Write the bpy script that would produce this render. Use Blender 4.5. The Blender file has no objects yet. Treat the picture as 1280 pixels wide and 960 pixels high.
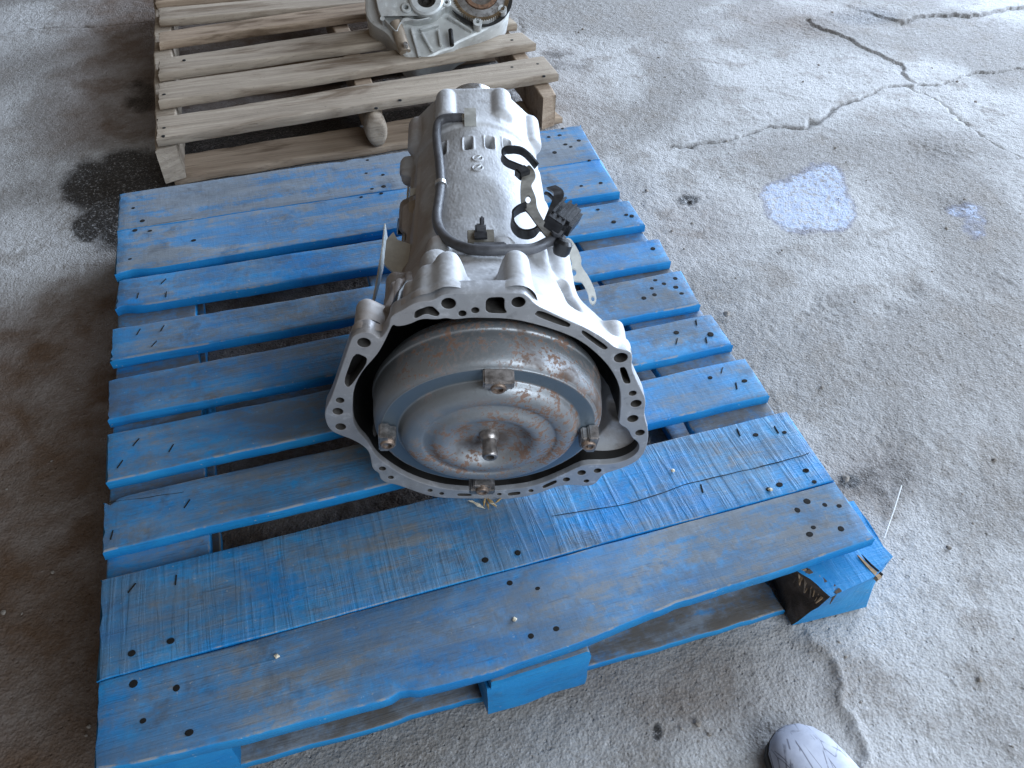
import bpy, bmesh, math, random
import numpy as np
from mathutils import Vector, Matrix, noise as mnoise
random.seed(7); rng = np.random.default_rng(11)
scene = bpy.context.scene
COL = scene.collection
H = 0.142                                   # pallet deck height above the ground (z = 0)

# ------------------------------------------------------------------ camera
F_PX = 1027.71
CAM = np.array([0.33580, -0.46033, 0.94474 + H])
YAW, PITCH, ROLL = 0.30945, 0.78896, 0.014295
_w = np.array([math.sin(YAW)*math.cos(PITCH), math.cos(YAW)*math.cos(PITCH), -math.sin(PITCH)])
_r0 = np.array([math.cos(YAW), -math.sin(YAW), 0.0]); _u0 = np.cross(_r0, _w)
_r = _r0*math.cos(ROLL) + _u0*math.sin(ROLL); _u = -_r0*math.sin(ROLL) + _u0*math.cos(ROLL)
cd = bpy.data.cameras.new('camera'); cam = bpy.data.objects.new('camera', cd); COL.objects.link(cam)
cd.sensor_width = 36.0; cd.lens = 36.0*F_PX/1280.0; cd.clip_start = 0.02; cd.clip_end = 200
cam.matrix_world = Matrix(((_r[0], _u[0], -_w[0], CAM[0]), (_r[1], _u[1], -_w[1], CAM[1]), (_r[2], _u[2], -_w[2], CAM[2]), (0, 0, 0, 1)))
scene.camera = cam

# ------------------------------------------------------------------ light: a big open doorway on the right, dim shed all round
wd = bpy.data.worlds.new('World'); scene.world = wd; wd.use_nodes = True
bg = wd.node_tree.nodes['Background']; bg.inputs[0].default_value = (0.48, 0.42, 0.36, 1); bg.inputs[1].default_value = 0.25
def area_light(name, loc, target, sx, sy, power, color):
    ld = bpy.data.lights.new(name, 'AREA'); ld.shape = 'RECTANGLE'; ld.size = sx; ld.size_y = sy
    ld.energy = power; ld.color = color
    o = bpy.data.objects.new(name, ld); COL.objects.link(o); o.location = loc
    o.rotation_euler = (Vector(target)-Vector(loc)).to_track_quat('-Z', 'Y').to_euler()
    return o
area_light('doorway_light', (5.9, 2.8, 2.1), (0.6, 0.7, 0.2), 7.0, 3.4, 1180, (0.65, 0.79, 1.0))
area_light('front_fill_light', (2.6, -3.4, 3.0), (0.6, 0.6, 0.2), 4.0, 3.0, 270, (0.76, 0.87, 1.0))  # added fill from the front right to lift the gearbox faces
scene.view_settings.view_transform = 'Standard'; scene.view_settings.look = 'None'
scene.view_settings.exposure = 0.0; scene.view_settings.gamma = 1.0
scene.render.engine = 'CYCLES'

# ------------------------------------------------------------------ pixel -> point on a known plane
def ray(u, v): return _w + (u-640)/F_PX*_r - (v-480)/F_PX*_u
def gp(u, v, z=0.0):
    d = ray(u, v); t = (z-CAM[2])/d[2]; return CAM + t*d
def onplane(u, v, p0, n):
    d = ray(u, v); return CAM + d*(((np.array(p0)-CAM) @ n)/(d @ n))

# ------------------------------------------------------------------ helpers
def link(o, parent=None):
    COL.objects.link(o)
    if parent is not None: o.parent = parent
    return o
def empty(name, loc=(0, 0, 0), rot=(0, 0, 0)):
    o = bpy.data.objects.new(name, None); o.location = loc; o.rotation_euler = rot; o.empty_display_size = 0.05
    return link(o)
def tag(o, label=None, cat=None, group=None, kind=None):
    if label: o['label'] = label
    if cat: o['category'] = cat
    if group: o['group'] = group
    if kind: o['kind'] = kind
    return o
class MB:
    def __init__(s): s.v = []; s.f = []
    def add(s, vs, fs):
        b = len(s.v); s.v += [tuple(map(float, p)) for p in vs]; s.f += [tuple(i+b for i in f) for f in fs]; return s
    def box(s, c, sz, M=None):
        vs = []
        for dx in (-.5, .5):
            for dy in (-.5, .5):
                for dz in (-.5, .5):
                    p = Vector((dx*sz[0], dy*sz[1], dz*sz[2]))
                    if M is not None: p = M @ p
                    vs.append((p.x+c[0], p.y+c[1], p.z+c[2]))
        return s.add(vs, [(0, 1, 3, 2), (4, 6, 7, 5), (0, 4, 5, 1), (2, 3, 7, 6), (0, 2, 6, 4), (1, 5, 7, 3)])
    def lathe(s, prof, c=(0, 0, 0), axis=(0, 1, 0), n=32, cap=True):
        a = Vector(axis).normalized(); q = a.to_track_quat('Z', 'Y'); vs = []; fs = []
        for r, h in prof:
            for i in range(n):
                t = 2*math.pi*i/n; p = q @ Vector((r*math.cos(t), r*math.sin(t), h)); vs.append((p.x+c[0], p.y+c[1], p.z+c[2]))
        m = len(prof)
        for j in range(m-1):
            for i in range(n):
                k = (i+1) % n; fs.append((j*n+i, j*n+k, (j+1)*n+k, (j+1)*n+i))
        if cap: fs.append(tuple(range(n))[::-1]); fs.append(tuple((m-1)*n+i for i in range(n)))
        return s.add(vs, fs)
    def sweep(s, path, sect, up=(0, 0, 1), closed_sect=True, scale=None):
        P = [Vector(p) for p in path]; n = len(P); vs = []; fs = []; m = len(sect); upv = Vector(up)
        for i in range(n):
            t = (P[min(i+1, n-1)]-P[max(i-1, 0)]).normalized()
            u0 = upv[i] if False else upv
            sd = t.cross(u0)
            if sd.length < 1e-4: sd = t.cross(Vector((1, 0.1, 0)))
            sd.normalize(); nn = sd.cross(t).normalized(); k = scale(i/(n-1)) if scale else 1
            for a, b in sect:
                p = P[i]+sd*a*k+nn*b*k; vs.append(p)
        for i in range(n-1):
            for j in range(m):
                k = (j+1) % m; fs.append((i*m+j, i*m+k, (i+1)*m+k, (i+1)*m+j))
        fs.append(tuple(range(m))[::-1]); fs.append(tuple((n-1)*m+j for j in range(m)))
        return s.add(vs, fs)
    def tube(s, path, r, n=14, scale=None):
        return s.sweep(path, [(r*math.cos(2*math.pi*i/n), r*math.sin(2*math.pi*i/n)) for i in range(n)], up=(0.13, 0.21, 0.97), scale=scale)
    def build(s, name, mat, parent=None, smooth=False, bevel=0, auto=None):
        me = bpy.data.meshes.new(name); me.from_pydata(s.v, [], s.f); me.update()
        bm = bmesh.new(); bm.from_mesh(me); bmesh.ops.recalc_face_normals(bm, faces=bm.faces)
        if bevel: bmesh.ops.bevel(bm, geom=[e for e in bm.edges if e.is_manifold and e.calc_face_angle(0) > 0.5], offset=bevel, segments=2, affect='EDGES', clamp_overlap=True)
        bm.to_mesh(me); bm.free()
        if smooth or auto: me.shade_smooth()
        if auto: me.set_sharp_from_angle(angle=math.radians(auto))
        me.materials.append(mat); o = bpy.data.objects.new(name, me)
        return link(o, parent)
def catmull(pts, k=8):
    P = [np.array(p, float) for p in pts]; P = [2*P[0]-P[1]] + P + [2*P[-1]-P[-2]]; out = []
    for i in range(1, len(P)-2):
        for j in range(k):
            t = j/k; a, b, c, d = P[i-1:i+3]
            out.append(.5*((2*b)+(c-a)*t+(2*a-5*b+4*c-d)*t*t+(-a+3*b-3*c+d)*t**3))
    out.append(P[-2]); return out
def chaikin(pts, n=2, q=.25):
    P = [np.array(p, float) for p in pts]
    for _ in range(n):
        R = []
        for i in range(len(P)):
            a, b = P[i], P[(i+1) % len(P)]; R += [a*(1-q)+b*q, a*q+b*(1-q)]
        P = R
    return P
def sstep(a, b, x): t = np.clip((x-a)/(b-a), 0, 1); return t*t*(3-2*t)
def smax(a, b, k):
    h = np.clip(.5+.5*(a-b)/k, 0, 1); return b*(1-h)+a*h+k*h*(1-h)

# ------------------------------------------------------------------ material mini language
class NT:
    def __init__(s, name):
        s.m = bpy.data.materials.new(name); s.m.use_nodes = True; s.t = s.m.node_tree; s.b = s.t.nodes['Principled BSDF']
    def n(s, typ, **kw):
        nd = s.t.nodes.new(typ)
        for k, v in kw.items(): setattr(nd, k, v)
        return nd
    def put(s, sock, v):
        if hasattr(v, 'is_output') or isinstance(v, bpy.types.NodeSocket): s.t.links.new(v, sock)
        elif isinstance(v, (tuple, list)) and sock.type == 'RGBA': sock.default_value = (*v, 1) if len(v) == 3 else v
        else: sock.default_value = v
    def coord(s, scale=(1, 1, 1), rand=0.0, loc=(0, 0, 0), rot=(0, 0, 0)):
        tc = s.n('ShaderNodeTexCoord'); mp = s.n('ShaderNodeMapping'); out = tc.outputs['Object']
        if rand:
            oi = s.n('ShaderNodeObjectInfo'); vm = s.n('ShaderNodeVectorMath', operation='MULTIPLY_ADD')
            s.t.links.new(oi.outputs['Random'], vm.inputs[0]); vm.inputs[1].default_value = (rand, rand*1.7, rand*.6); s.t.links.new(out, vm.inputs[2]); out = vm.outputs[0]
        s.t.links.new(out, mp.inputs[0]); mp.inputs['Scale'].default_value = scale; mp.inputs['Location'].default_value = loc; mp.inputs['Rotation'].default_value = rot
        return mp.outputs[0]
    def noise(s, vec, scale=5, detail=4, rough=.55, dist=0):
        nd = s.n('ShaderNodeTexNoise'); s.put(nd.inputs['Vector'], vec); nd.inputs['Scale'].default_value = scale
        nd.inputs['Detail'].default_value = detail; nd.inputs['Roughness'].default_value = rough; nd.inputs['Distortion'].default_value = dist
        return nd.outputs['Fac']
    def voro(s, vec, scale=5, feature='F1'):
        nd = s.n('ShaderNodeTexVoronoi', feature=feature); s.put(nd.inputs['Vector'], vec); nd.inputs['Scale'].default_value = scale
        return nd.outputs['Distance']
    def ramp(s, fac, a, b, lo=0., hi=1.):
        nd = s.n('ShaderNodeMapRange', interpolation_type='SMOOTHSTEP'); s.put(nd.inputs[0], fac)
        nd.inputs[1].default_value = a; nd.inputs[2].default_value = b; nd.inputs[3].default_value = lo; nd.inputs[4].default_value = hi
        return nd.outputs[0]
    def math(s, op, a, b=0., clamp=False):
        nd = s.n('ShaderNodeMath', operation=op, use_clamp=clamp); s.put(nd.inputs[0], a); s.put(nd.inputs[1], b); return nd.outputs[0]
    def mul(s, a, b): return s.math('MULTIPLY', a, b)
    def add(s, a, b): return s.math('ADD', a, b)
    def mix(s, f, a, b, mode='MIX'):
        nd = s.n('ShaderNodeMix', data_type='RGBA', blend_type=mode); s.put(nd.inputs[0], f); s.put(nd.inputs[6], a); s.put(nd.inputs[7], b); return nd.outputs[2]
    def attr(s, name, typ='GEOMETRY'):
        nd = s.n('ShaderNodeAttribute', attribute_type=typ, attribute_name=name); return nd.outputs['Fac']
    def pos(s):
        sp = s.n('ShaderNodeSeparateXYZ'); s.t.links.new(s.n('ShaderNodeTexCoord').outputs['Object'], sp.inputs[0]); return sp.outputs
    def normal(s):
        sp = s.n('ShaderNodeSeparateXYZ'); s.t.links.new(s.n('ShaderNodeNewGeometry').outputs['Normal'], sp.inputs[0]); return sp.outputs
    def bump(s, h, dist=.001, strength=1., prev=None):
        nd = s.n('ShaderNodeBump'); nd.inputs['Distance'].default_value = dist; nd.inputs['Strength'].default_value = strength; s.put(nd.inputs['Height'], h)
        if prev is not None: s.t.links.new(prev, nd.inputs['Normal'])
        return nd.outputs[0]
    def out(s, color, rough=.6, metal=0., normal=None, spec=None):
        s.put(s.b.inputs['Base Color'], color); s.put(s.b.inputs['Roughness'], rough); s.put(s.b.inputs['Metallic'], metal)
        if normal is not None: s.t.links.new(normal, s.b.inputs['Normal'])
        if spec is not None: s.put(s.b.inputs['Specular IOR Level'], spec)
        return s.m

def mat_concrete():
    t = NT('rough_concrete'); c = t.coord()
    big = t.noise(c, 1.6, 5, .6, .6); mid = t.noise(c, 9, 6, .65, .3); fine = t.noise(c, 190, 5, .72); grit = t.voro(c, 230)
    col = t.mix(t.ramp(big, .40, .60), (.27, .255, .24), (.46, .45, .44))
    col = t.mix(t.ramp(mid, .48, .66, 0, .65), col, (.24, .215, .19))
    col = t.mix(t.ramp(fine, .5, .68, 0, .4), col, (.58, .575, .57))
    col = t.mix(t.ramp(fine, .47, .33, 0, .5), col, (.16, .145, .13))
    agg = t.ramp(t.voro(c, 60), .10, .16, 1, 0); aggm = t.mul(agg, t.ramp(t.noise(c, 37, 2), .5, .6))
    col = t.mix(t.mul(aggm, .55), col, (.18, .16, .14))
    col = t.mix(t.mul(t.attr('dirt_shade'), t.ramp(mid, .2, .75, .55, 1)), col, (.105, .056, .028))
    oil_shade = t.ramp(t.add(t.attr('oil_shade'), t.mul(t.add(mid, -.5), .9)), .30, .72)
    col = t.mix(t.mul(oil_shade, t.ramp(fine, .54, .66, .93, .2)), col, (.018, .016, .015))
    pa = t.ramp(t.add(t.attr('paint'), t.mul(t.add(t.noise(c, 14, 6, .75), -.5), 1.3)), .42, .58)
    pit = t.ramp(t.noise(c, 85, 4, .65), .40, .52)
    col = t.mix(t.mul(pa, t.ramp(pit, 0, 1, .12, .9)), col, (.43, .49, .63))
    rim = t.math('MULTIPLY', t.ramp(t.add(t.attr('paint'), t.mul(t.add(t.noise(c, 14, 6, .7), -.5), .9)), .3, .45), t.math('SUBTRACT', 1., pa))
    col = t.mix(t.mul(rim, .5), col, (.16, .17, .24))
    col = t.mix(t.attr('crackm'), col, (.045, .038, .032))
    h = t.add(t.mul(fine, .9), t.add(t.mul(mid, .2), t.mul(grit, .5)))
    pitv = t.ramp(t.add(t.voro(c, 75), t.mul(t.noise(c, 28, 2), .35)), .22, .36)
    nrm = t.bump(t.add(h, t.mul(pitv, .55)), .0032, .9)
    ro = t.math('SUBTRACT', .92, t.mul(oil_shade, .5))
    return t.out(col, ro, 0, nrm, .25)
def wood_base(t, stretch=1.):
    c = t.coord((2.2*stretch, 60, 60), 9.0); g = t.noise(c, 1.0, 6, .62, 1.2); f = t.noise(t.coord((14, 420, 420), 5.0), 1.0, 3, .6)
    return g, f
def mat_blue():
    t = NT('worn_blue_paint'); g, f = wood_base(t); c = t.coord((1, 1, 1), 7.0)
    blot = t.noise(c, 5.5, 6, .66, .6); fine = t.noise(c, 60, 5, .7); spl = t.noise(t.coord((4, 22, 22), 6.), 1., 6, .7, .5)
    up = t.ramp(t.normal()[2], .55, .9); wear = t.attr('wear', 'OBJECT')
    blue = t.mix(t.ramp(blot, .3, .7), (.008, .195, .50), (.022, .27, .56))
    blue = t.mix(t.ramp(g, .55, .8, 0, .5), blue, (.01, .095, .28))
    PX = t.pos()[0]; keep = t.mul(t.ramp(PX, .0, .075), t.ramp(PX, 1.018, .95)); wear = t.add(wear, t.mul(t.add(keep, -1.), .38))
    m = t.add(t.mul(t.add(blot, -.5), 1.5), t.add(t.mul(t.add(g, -.5), .7), t.mul(t.add(fine, -.5), 1.1)))
    m = t.add(m, t.mul(t.add(spl, -.5), 1.5))
    film = t.mul(t.ramp(t.add(m, wear), .05, .75), up)
    col = t.mix(t.mul(film, .8), blue, t.mix(t.ramp(spl, .35, .65), (.075, .225, .43), (.17, .25, .34)))
    bare = t.mul(t.ramp(t.add(m, t.mul(wear, .6)), .42, .72), up)
    col = t.mix(t.mul(bare, .6), col, t.mix(g, (.36, .33, .28), (.22, .22, .22)))
    dk = t.mul(t.ramp(t.noise(c, 11, 5, .7, .4), .54, .70), t.ramp(up, 0, 1, .35, .75))
    col = t.mix(t.mul(dk, .7), col, (.045, .055, .075))
    col = t.mix(t.mul(t.ramp(f, .62, .74), .45), col, (.03, .05, .09))
    col = t.mix(t.ramp(t.noise(c, 150, 3, .6), .68, .74, 0, .6), col, (.45, .47, .48))
    # saw marks across the grain
    sw = t.noise(t.coord((75, 5, 5), 3.0, rot=(0, 0, .22)), 1., 4, .6, .6); saw = t.mul(t.ramp(sw, .40, .66), t.add(t.attr('saw', 'OBJECT'), .12))
    col = t.mix(t.mul(t.mul(saw, t.ramp(blot, .35, .6)), t.mul(up, .38)), col, (.16, .27, .38))
    gr = t.mul(t.mul(t.ramp(t.add(t.noise(t.coord((3, 9, 9), 4.), 1.3, 6, .7, .4), t.mul(t.add(fine, -.5), .35)), .34, .62), t.attr('grime', 'OBJECT')), up)
    gr2 = t.mul(t.mul(t.ramp(t.add(t.noise(t.coord((2.2, 4.5, 4), 11.), 1.6, 5, .68, .6), t.mul(t.add(fine, -.5), .3)), .42, .62), up), t.math('MINIMUM', t.mul(t.attr('grime', 'OBJECT'), 2.4), 1.))
    col = t.mix(t.mul(gr2, .62), col, t.mix(spl, (.05, .062, .078), (.135, .145, .15)))
    col = t.mix(gr, col, t.mix(fine, (.075, .066, .058), (.14, .125, .11)))
    nz = t.normal()[2]; edge = t.mul(t.mul(t.ramp(nz, .30, .55), t.ramp(nz, .985, .86)), t.ramp(t.add(t.noise(t.coord((5, 5, 5), 13.), 1.5, 4, .7), t.mul(t.add(fine, -.5), .5)), .50, .60))
    col = t.mix(t.mul(edge, .55), col, (.38, .33, .26))
    nr = t.bump(t.add(t.mul(g, .6), t.add(t.mul(f, .35), t.add(t.mul(fine, .4), t.mul(saw, .35)))), .0022, .9)
    return t.out(col, t.ramp(film, 0, 1, .5, .75), 0, nr, .35)
def mat_rawwood(name, a, b, d):
    t = NT(name); g, f = wood_base(t); c = t.coord((1, 1, 1), 7.0); blot = t.noise(t.coord((1.4, 7, 7), 8.), 2.4, 5, .6, .5); fine = t.noise(c, 70, 4, .7)
    col = t.mix(t.ramp(g, .3, .7), a, b); col = t.mix(t.ramp(blot, .50, .70, 0, .85), col, d)
    col = t.mix(t.mul(t.ramp(f, .58, .72), .5), col, tuple(x*.4 for x in d))
    col = t.mix(t.ramp(fine, .64, .76, 0, .5), col, (.10, .085, .07))
    nr = t.bump(t.add(g, t.add(t.mul(f, .6), t.mul(fine, .4))), .0022, .9)
    return t.out(col, .85, 0, nr, .25)
def mat_cast(name, base, stain_shade=.7, speck=.5, metal=.35, rough=.5):
    t = NT(name); c = t.coord(); n1 = t.noise(c, 9, 5, .6, .4); n2 = t.noise(c, 55, 5, .7); n3 = t.noise(c, 260, 3, .6); P = t.pos()
    col = t.mix(t.ramp(n1, .3, .7), tuple(x*.84 for x in base), base)
    col = t.mix(t.ramp(n2, .52, .7, 0, speck), col, tuple(min(1, x*1.3) for x in base))
    col = t.mix(t.ramp(n2, .44, .3, 0, speck), col, tuple(x*.62 for x in base))
    side = t.ramp(P[0], -.035, -.10)  # left flank browner: grime plus its warm shade put into the colour
    st = t.ramp(t.add(t.mul(side, .55), t.mul(t.add(n1, -.5), 1.6)), .22, .62)
    low = t.ramp(t.add(t.mul(t.add(t.noise(c, 17, 5, .65, .5), -.5), 1.8), t.ramp(P[2], .10, -.12, 0, .25)), .22, .5)
    col = t.mix(t.mul(t.math('MAXIMUM', st, t.mul(low, .6)), stain_shade), col, (.20, .12, .062))
    nr = t.bump(t.add(t.mul(n3, .5), n2), .0004, .7)
    return t.out(col, t.ramp(n2, .3, .7, rough-.08, rough+.15), metal, nr)
def mat_converter():
    t = NT('rusty_steel'); c = t.coord(); n1 = t.noise(c, 45, 6, .7, .3); n2 = t.noise(c, 190, 4, .7); n0 = t.noise(c, 6, 3, .5); rr = t.attr('ring')
    col = t.mix(t.ramp(n0, .3, .7), (.29, .31, .325), (.41, .42, .43))
    col = t.mix(rr, col, (.17, .22, .265))
    rm = t.math('SUBTRACT', 1., rr)
    r1 = t.mul(t.ramp(t.add(n1, t.mul(t.add(n2, -.5), .9)), .50, .60), t.mul(t.ramp(n0, .40, .54), rm))
    col = t.mix(t.mul(r1, .85), col, t.mix(n2, (.13, .058, .03), (.27, .135, .07)))
    r2 = t.mul(t.ramp(t.noise(c, 9, 5, .6, .3), .50, .66), t.ramp(t.attr('shoulder'), 0, 1, .25, 1.)); r2 = t.mul(r2, rm)
    col = t.mix(t.mul(r2, .85), col, (.13, .085, .06))
    nr = t.bump(t.add(n2, t.mul(n1, .6)), .0004, .8)
    return t.out(col, t.add(.48, t.mul(t.add(r1, r2), .3)), t.math('SUBTRACT', .75, t.mul(r1, .6)), nr)
def mat_simple(name, col, rough=.5, metal=0., var=.25, scale=40, bump=.0004):
    t = NT(name); c = t.coord(); n = t.noise(c, scale, 5, .65); n2 = t.noise(c, scale*.2, 3)
    cc = t.mix(t.ramp(t.add(n, t.mul(n2, .5)), .5, 1.05), tuple(x*(1-var) for x in col), tuple(min(1, x*(1+var)) for x in col))
    return t.out(cc, t.ramp(n, .3, .7, max(.05, rough-.1), rough+.1), metal, t.bump(n, bump, .7))
M = dict(
    concrete=mat_concrete(), blue=mat_blue(),
    grey_wood=mat_rawwood('weathered_grey_wood', (.43, .355, .275), (.29, .235, .18), (.14, .095, .06)),
    tan_wood=mat_rawwood('weathered_tan_wood', (.40, .305, .22), (.27, .195, .135), (.10, .062, .036)),
    dark_wood=mat_rawwood('dark_torn_wood', (.16, .125, .10), (.10, .078, .06), (.05, .037, .028)),
    bottom_wood=mat_rawwood('dusty_board_wood', (.16, .145, .13), (.10, .09, .085), (.06, .05, .045)),
    split_wood=mat_rawwood('fresh_split_wood', (.45, .33, .21), (.30, .20, .12), (.10, .065, .04)),
    cast=mat_cast('cast_aluminium', (.50, .50, .505), .55, .6, .12, .58), flange=mat_cast('machined_aluminium', (.42, .425, .44), .22, .9, .35, .45),
    inside=mat_simple('black_cavity', (.012, .011, .010), .55, 0, .4), pocket=mat_simple('pocket_shade', (.014, .012, .011), .6, .3, .5),
    bore=mat_simple('shaded_bore', (.075, .068, .062), .5, .3, .5), steel=mat_converter(), lug=mat_simple('bare_lug_steel', (.36, .33, .31), .38, .8, .45, 120), rust=mat_simple('rusted_steel', (.22, .125, .075), .7, .35, .5, 120),
    nut=mat_simple('rusty_nut_steel', (.30, .22, .17), .5, .6, .55, 160),
    bracket=mat_simple('zinc_plated_steel', (.56, .55, .50), .42, .55, .15, 60), dull=mat_simple('dull_bracket_steel', (.22, .20, .165), .5, .45, .3, 60),
    tan_metal=mat_simple('stained_bracket', (.36, .29, .22), .55, .3, .3, 50),
    rubber=mat_simple('grey_rubber_hose', (.085, .085, .092), .5, 0, .3, 80), black=mat_simple('black_plastic', (.022, .022, .024), .38, 0, .4, 90),
    nail=mat_simple('dark_nail', (.004, .0035, .003), 1., 0., .5, 200), shoe=None, paintnail=None,
    cream=mat_cast('pale_cast_aluminium', (.60, .605, .58), .2, .6, .3, .48), gear=mat_simple('bronze_gear_teeth', (.24, .17, .10), .4, .7, .3, 150),
    darksteel=mat_simple('dark_oily_steel', (.06, .055, .05), .35, .7, .4, 80), bright=mat_simple('bright_steel', (.55, .55, .55), .3, .85, .2, 80),
    stone=mat_simple('pebble', (.25, .22, .19), .9, 0, .4, 150), straw=mat_simple('dry_straw', (.62, .55, .42), .8, 0, .3, 200), leaf=mat_simple('dry_leaf', (.42, .28, .12), .8, 0, .5, 200), pale=mat_simple('pale_twig', (.70, .69, .66), .7, 0, .15, 200),
)
def mat_shoe():
    t = NT('scuffed_leather'); c = t.coord((1, 1, 1)); n = t.noise(c, 30, 5, .6); col = t.mix(t.ramp(n, .3, .7), (.40, .42, .50), (.52, .54, .62))
    for k, (ang, sx, sy) in enumerate(((.35, 60, 16), (-.5, 34, 11), (1.1, 45, 15))):
        v = t.voro(t.coord((sx, sy, 12), 0, (k*1.3, k*.7, 0), (0, 0, ang)), 1., 'DISTANCE_TO_EDGE')
        col = t.mix(t.mul(t.ramp(v, .008, .035, 1, 0), t.ramp(t.noise(c, 26+k*9, 3), .44, .56, 0., .75)), col, (.10, .10, .13))
    return t.out(col, .62, 0, t.bump(n, .0008, .6))
M['shoe'] = mat_shoe(); M['sole'] = mat_simple('dark_rubber_sole', (.05, .048, .045), .8)

# ------------------------------------------------------------------ ground
def fft_noise(ny, nx, beta, lo, hi, seed):
    g = np.random.default_rng(seed).standard_normal((ny, nx)); Fq = np.fft.rfft2(g)
    fy = np.fft.fftfreq(ny)[:, None]; fx = np.fft.rfftfreq(nx)[None, :]; f = np.hypot(fy, fx); f[0, 0] = 1
    Fq *= f**(-beta)*(f > lo)*(f < hi); z = np.fft.irfft2(Fq, (ny, nx)); return z/z.std()
def seg_dist(Xg, Yg, pts):
    D = np.full(Xg.shape, 1e9); Tt = np.zeros(Xg.shape); Sd = np.zeros(Xg.shape); n = len(pts)-1
    for i in range(n):
        a, b = np.array(pts[i][:2]), np.array(pts[i+1][:2]); d = b-a; L2 = d @ d
        t = np.clip(((Xg-a[0])*d[0]+(Yg-a[1])*d[1])/L2, 0, 1); ex = Xg-(a[0]+t*d[0]); ey = Yg-(a[1]+t*d[1]); dd = np.hypot(ex, ey); m = dd < D
        D[m] = dd[m]; Tt[m] = ((i+t)/n)[m]; Sd[m] = np.sign(d[0]*ey-d[1]*ex)[m]
    return D, Tt, Sd
def build_ground():
    st = .0046; x0, x1, y0, y1 = -.75, 3.15, -.55, 3.05
    xd = np.arange(x0, x1, st); yd = np.arange(y0, y1, st); ny, nx = len(yd), len(xd); Xg, Yg = np.meshgrid(xd, yd)
    z = .0012*fft_noise(ny, nx, 1.8, .003, .05, 1) + .00062*fft_noise(ny, nx, .5, .06, .5, 2)
    rough = fft_noise(ny, nx, 1.5, .002, .05, 3)
    pits = fft_noise(ny, nx, .5, .06, .4, 4); z -= .0022*np.clip(pits-1.9, 0, 1.5)*sstep(-.2, 1.3, rough)
    jit = .007*fft_noise(ny, nx, 1.6, .012, .2, 5); jit2 = .007*fft_noise(ny, nx, 1.6, .012, .2, 6)
    Xj, Yj = Xg+jit, Yg+jit2; crackm = np.zeros_like(z)
    def crack(px, w, depth, wf=None, step=0.):
        nonlocal z, crackm
        pts = [gp(u, v) for u, v in px]; D, Tt, Sd = seg_dist(Xj, Yj, pts)
        ww = w*(wf(Tt) if wf else 1.); z = z-depth*np.exp(-(D/ww)**2); crackm = np.maximum(crackm, np.exp(-(D/(ww*.7))**2)*min(.9, depth/.011))
        if step: z = z+step*np.where(Sd > 0, np.exp(-D/.12), 0)*sstep(0, .05, Tt)*sstep(1, .95, Tt)
    crack([(830, 183), (880, 179), (920, 171), (958, 160), (1000, 157), (1025, 150), (1045, 133), (1075, 120), (1110, 110), (1145, 107), (1190, 98), (1240, 88), (1290, 76)], .0036, .008, lambda t: .35+1.3*np.exp(-((t-.45)/.13)**2)+.35*np.sin(t*37)**2, .004)
    crack([(1005, 20), (1020, 32), (1050, 45), (1085, 60), (1110, 75), (1150, 104)], .0034, .004, lambda t: .6+.8*np.sin(t*23)**2, .006)
    crack([(1145, 108), (1190, 135), (1215, 160), (1245, 178), (1290, 200)], .0055, .006, lambda t: .6+.9*np.sin(t*19)**2, -.007)
    crack([(1125, 30), (1140, 24), (1200, 20), (1290, 8)], .006, .004, None, .010)
    crack([(-20, 39), (60, 34), (120, 31), (190, 26)], .004, .005)
    crack([(650, 20), (655, 60), (668, 85)], .006, .003)
    crack([(988, 782), (1000, 800), (1030, 835), (1055, 885), (1072, 920), (1085, 975)], .008, -.0035, None, .004)
    for (u, v, rad, d) in [(855, 250, .05, .006), (880, 285, .05, .004), (1030, 385, .06, .006), (1110, 380, .04, .007), (985, 410, .05, .004), (1140, 360, .03, .005), (1010, 30, .06, .008), (770, 350, .04, .004), (1100, 545, .06, .005), (1240, 345, .05, .005), (1185, 255, .05, .005), (1110, 270, .04, .003), (1170, 190, .07, .006)]:
        p = gp(u, v); d2 = np.hypot(Xj-p[0], Yj-p[1])/rad; w = np.exp(-d2**2)
        z -= .7*d*w*(1+.25*pits); crackm = np.maximum(crackm, .22*w*sstep(-.6, 1.4, rough+.25*pits))
    zo = z
    # keep the ground below the pallets from poking into their feet
    def mask_blob(lst):
        m = np.zeros_like(z)
        for u, v, ru, rv in lst:
            c = gp(u, v); a = gp(u+ru, v)-c; b = gp(u, v-rv)-c; A = np.array([[a[0], b[0]], [a[1], b[1]]]); I = np.linalg.inv(A)
            ex = I[0, 0]*(Xg-c[0])+I[0, 1]*(Yg-c[1]); ey = I[1, 0]*(Xg-c[0])+I[1, 1]*(Yg-c[1]); m = np.maximum(m, np.clip(1.5-np.hypot(ex, ey), 0, 1))
        return m
    paint = mask_blob([(1005, 252, 48, 32), (1026, 232, 30, 26), (1040, 262, 28, 24), (980, 238, 18, 12)]); paint = np.maximum(paint, .46*mask_blob([(1205, 260, 26, 12), (1220, 280, 22, 22)]))
    oil_shade = mask_blob([(128, 232, 50, 34), (160, 262, 60, 50), (170, 215, 60, 30), (110, 285, 20, 16)]); oil_shade = np.maximum(oil_shade, .75*mask_blob([(822, 915, 7, 13), (862, 248, 16, 7), (1063, 600, 16, 10)])); oil_shade = np.maximum(oil_shade, .42*mask_blob([(700, 78, 50, 24), (1110, 590, 60, 46), (1150, 680, 40, 40)]))
    oil_shade = np.maximum(oil_shade, .8*sstep(.06, .12, Xg)*sstep(1.02, .9, Xg)*sstep(1.50, 1.56, Yg)*sstep(1.75, 1.66, Yg)); oil_shade = np.maximum(oil_shade, .55*mask_blob([(1075, 20, 60, 14), (175, 120, 30, 30)]))  # dark band below the rear pallet's front paints the shade there
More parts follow.
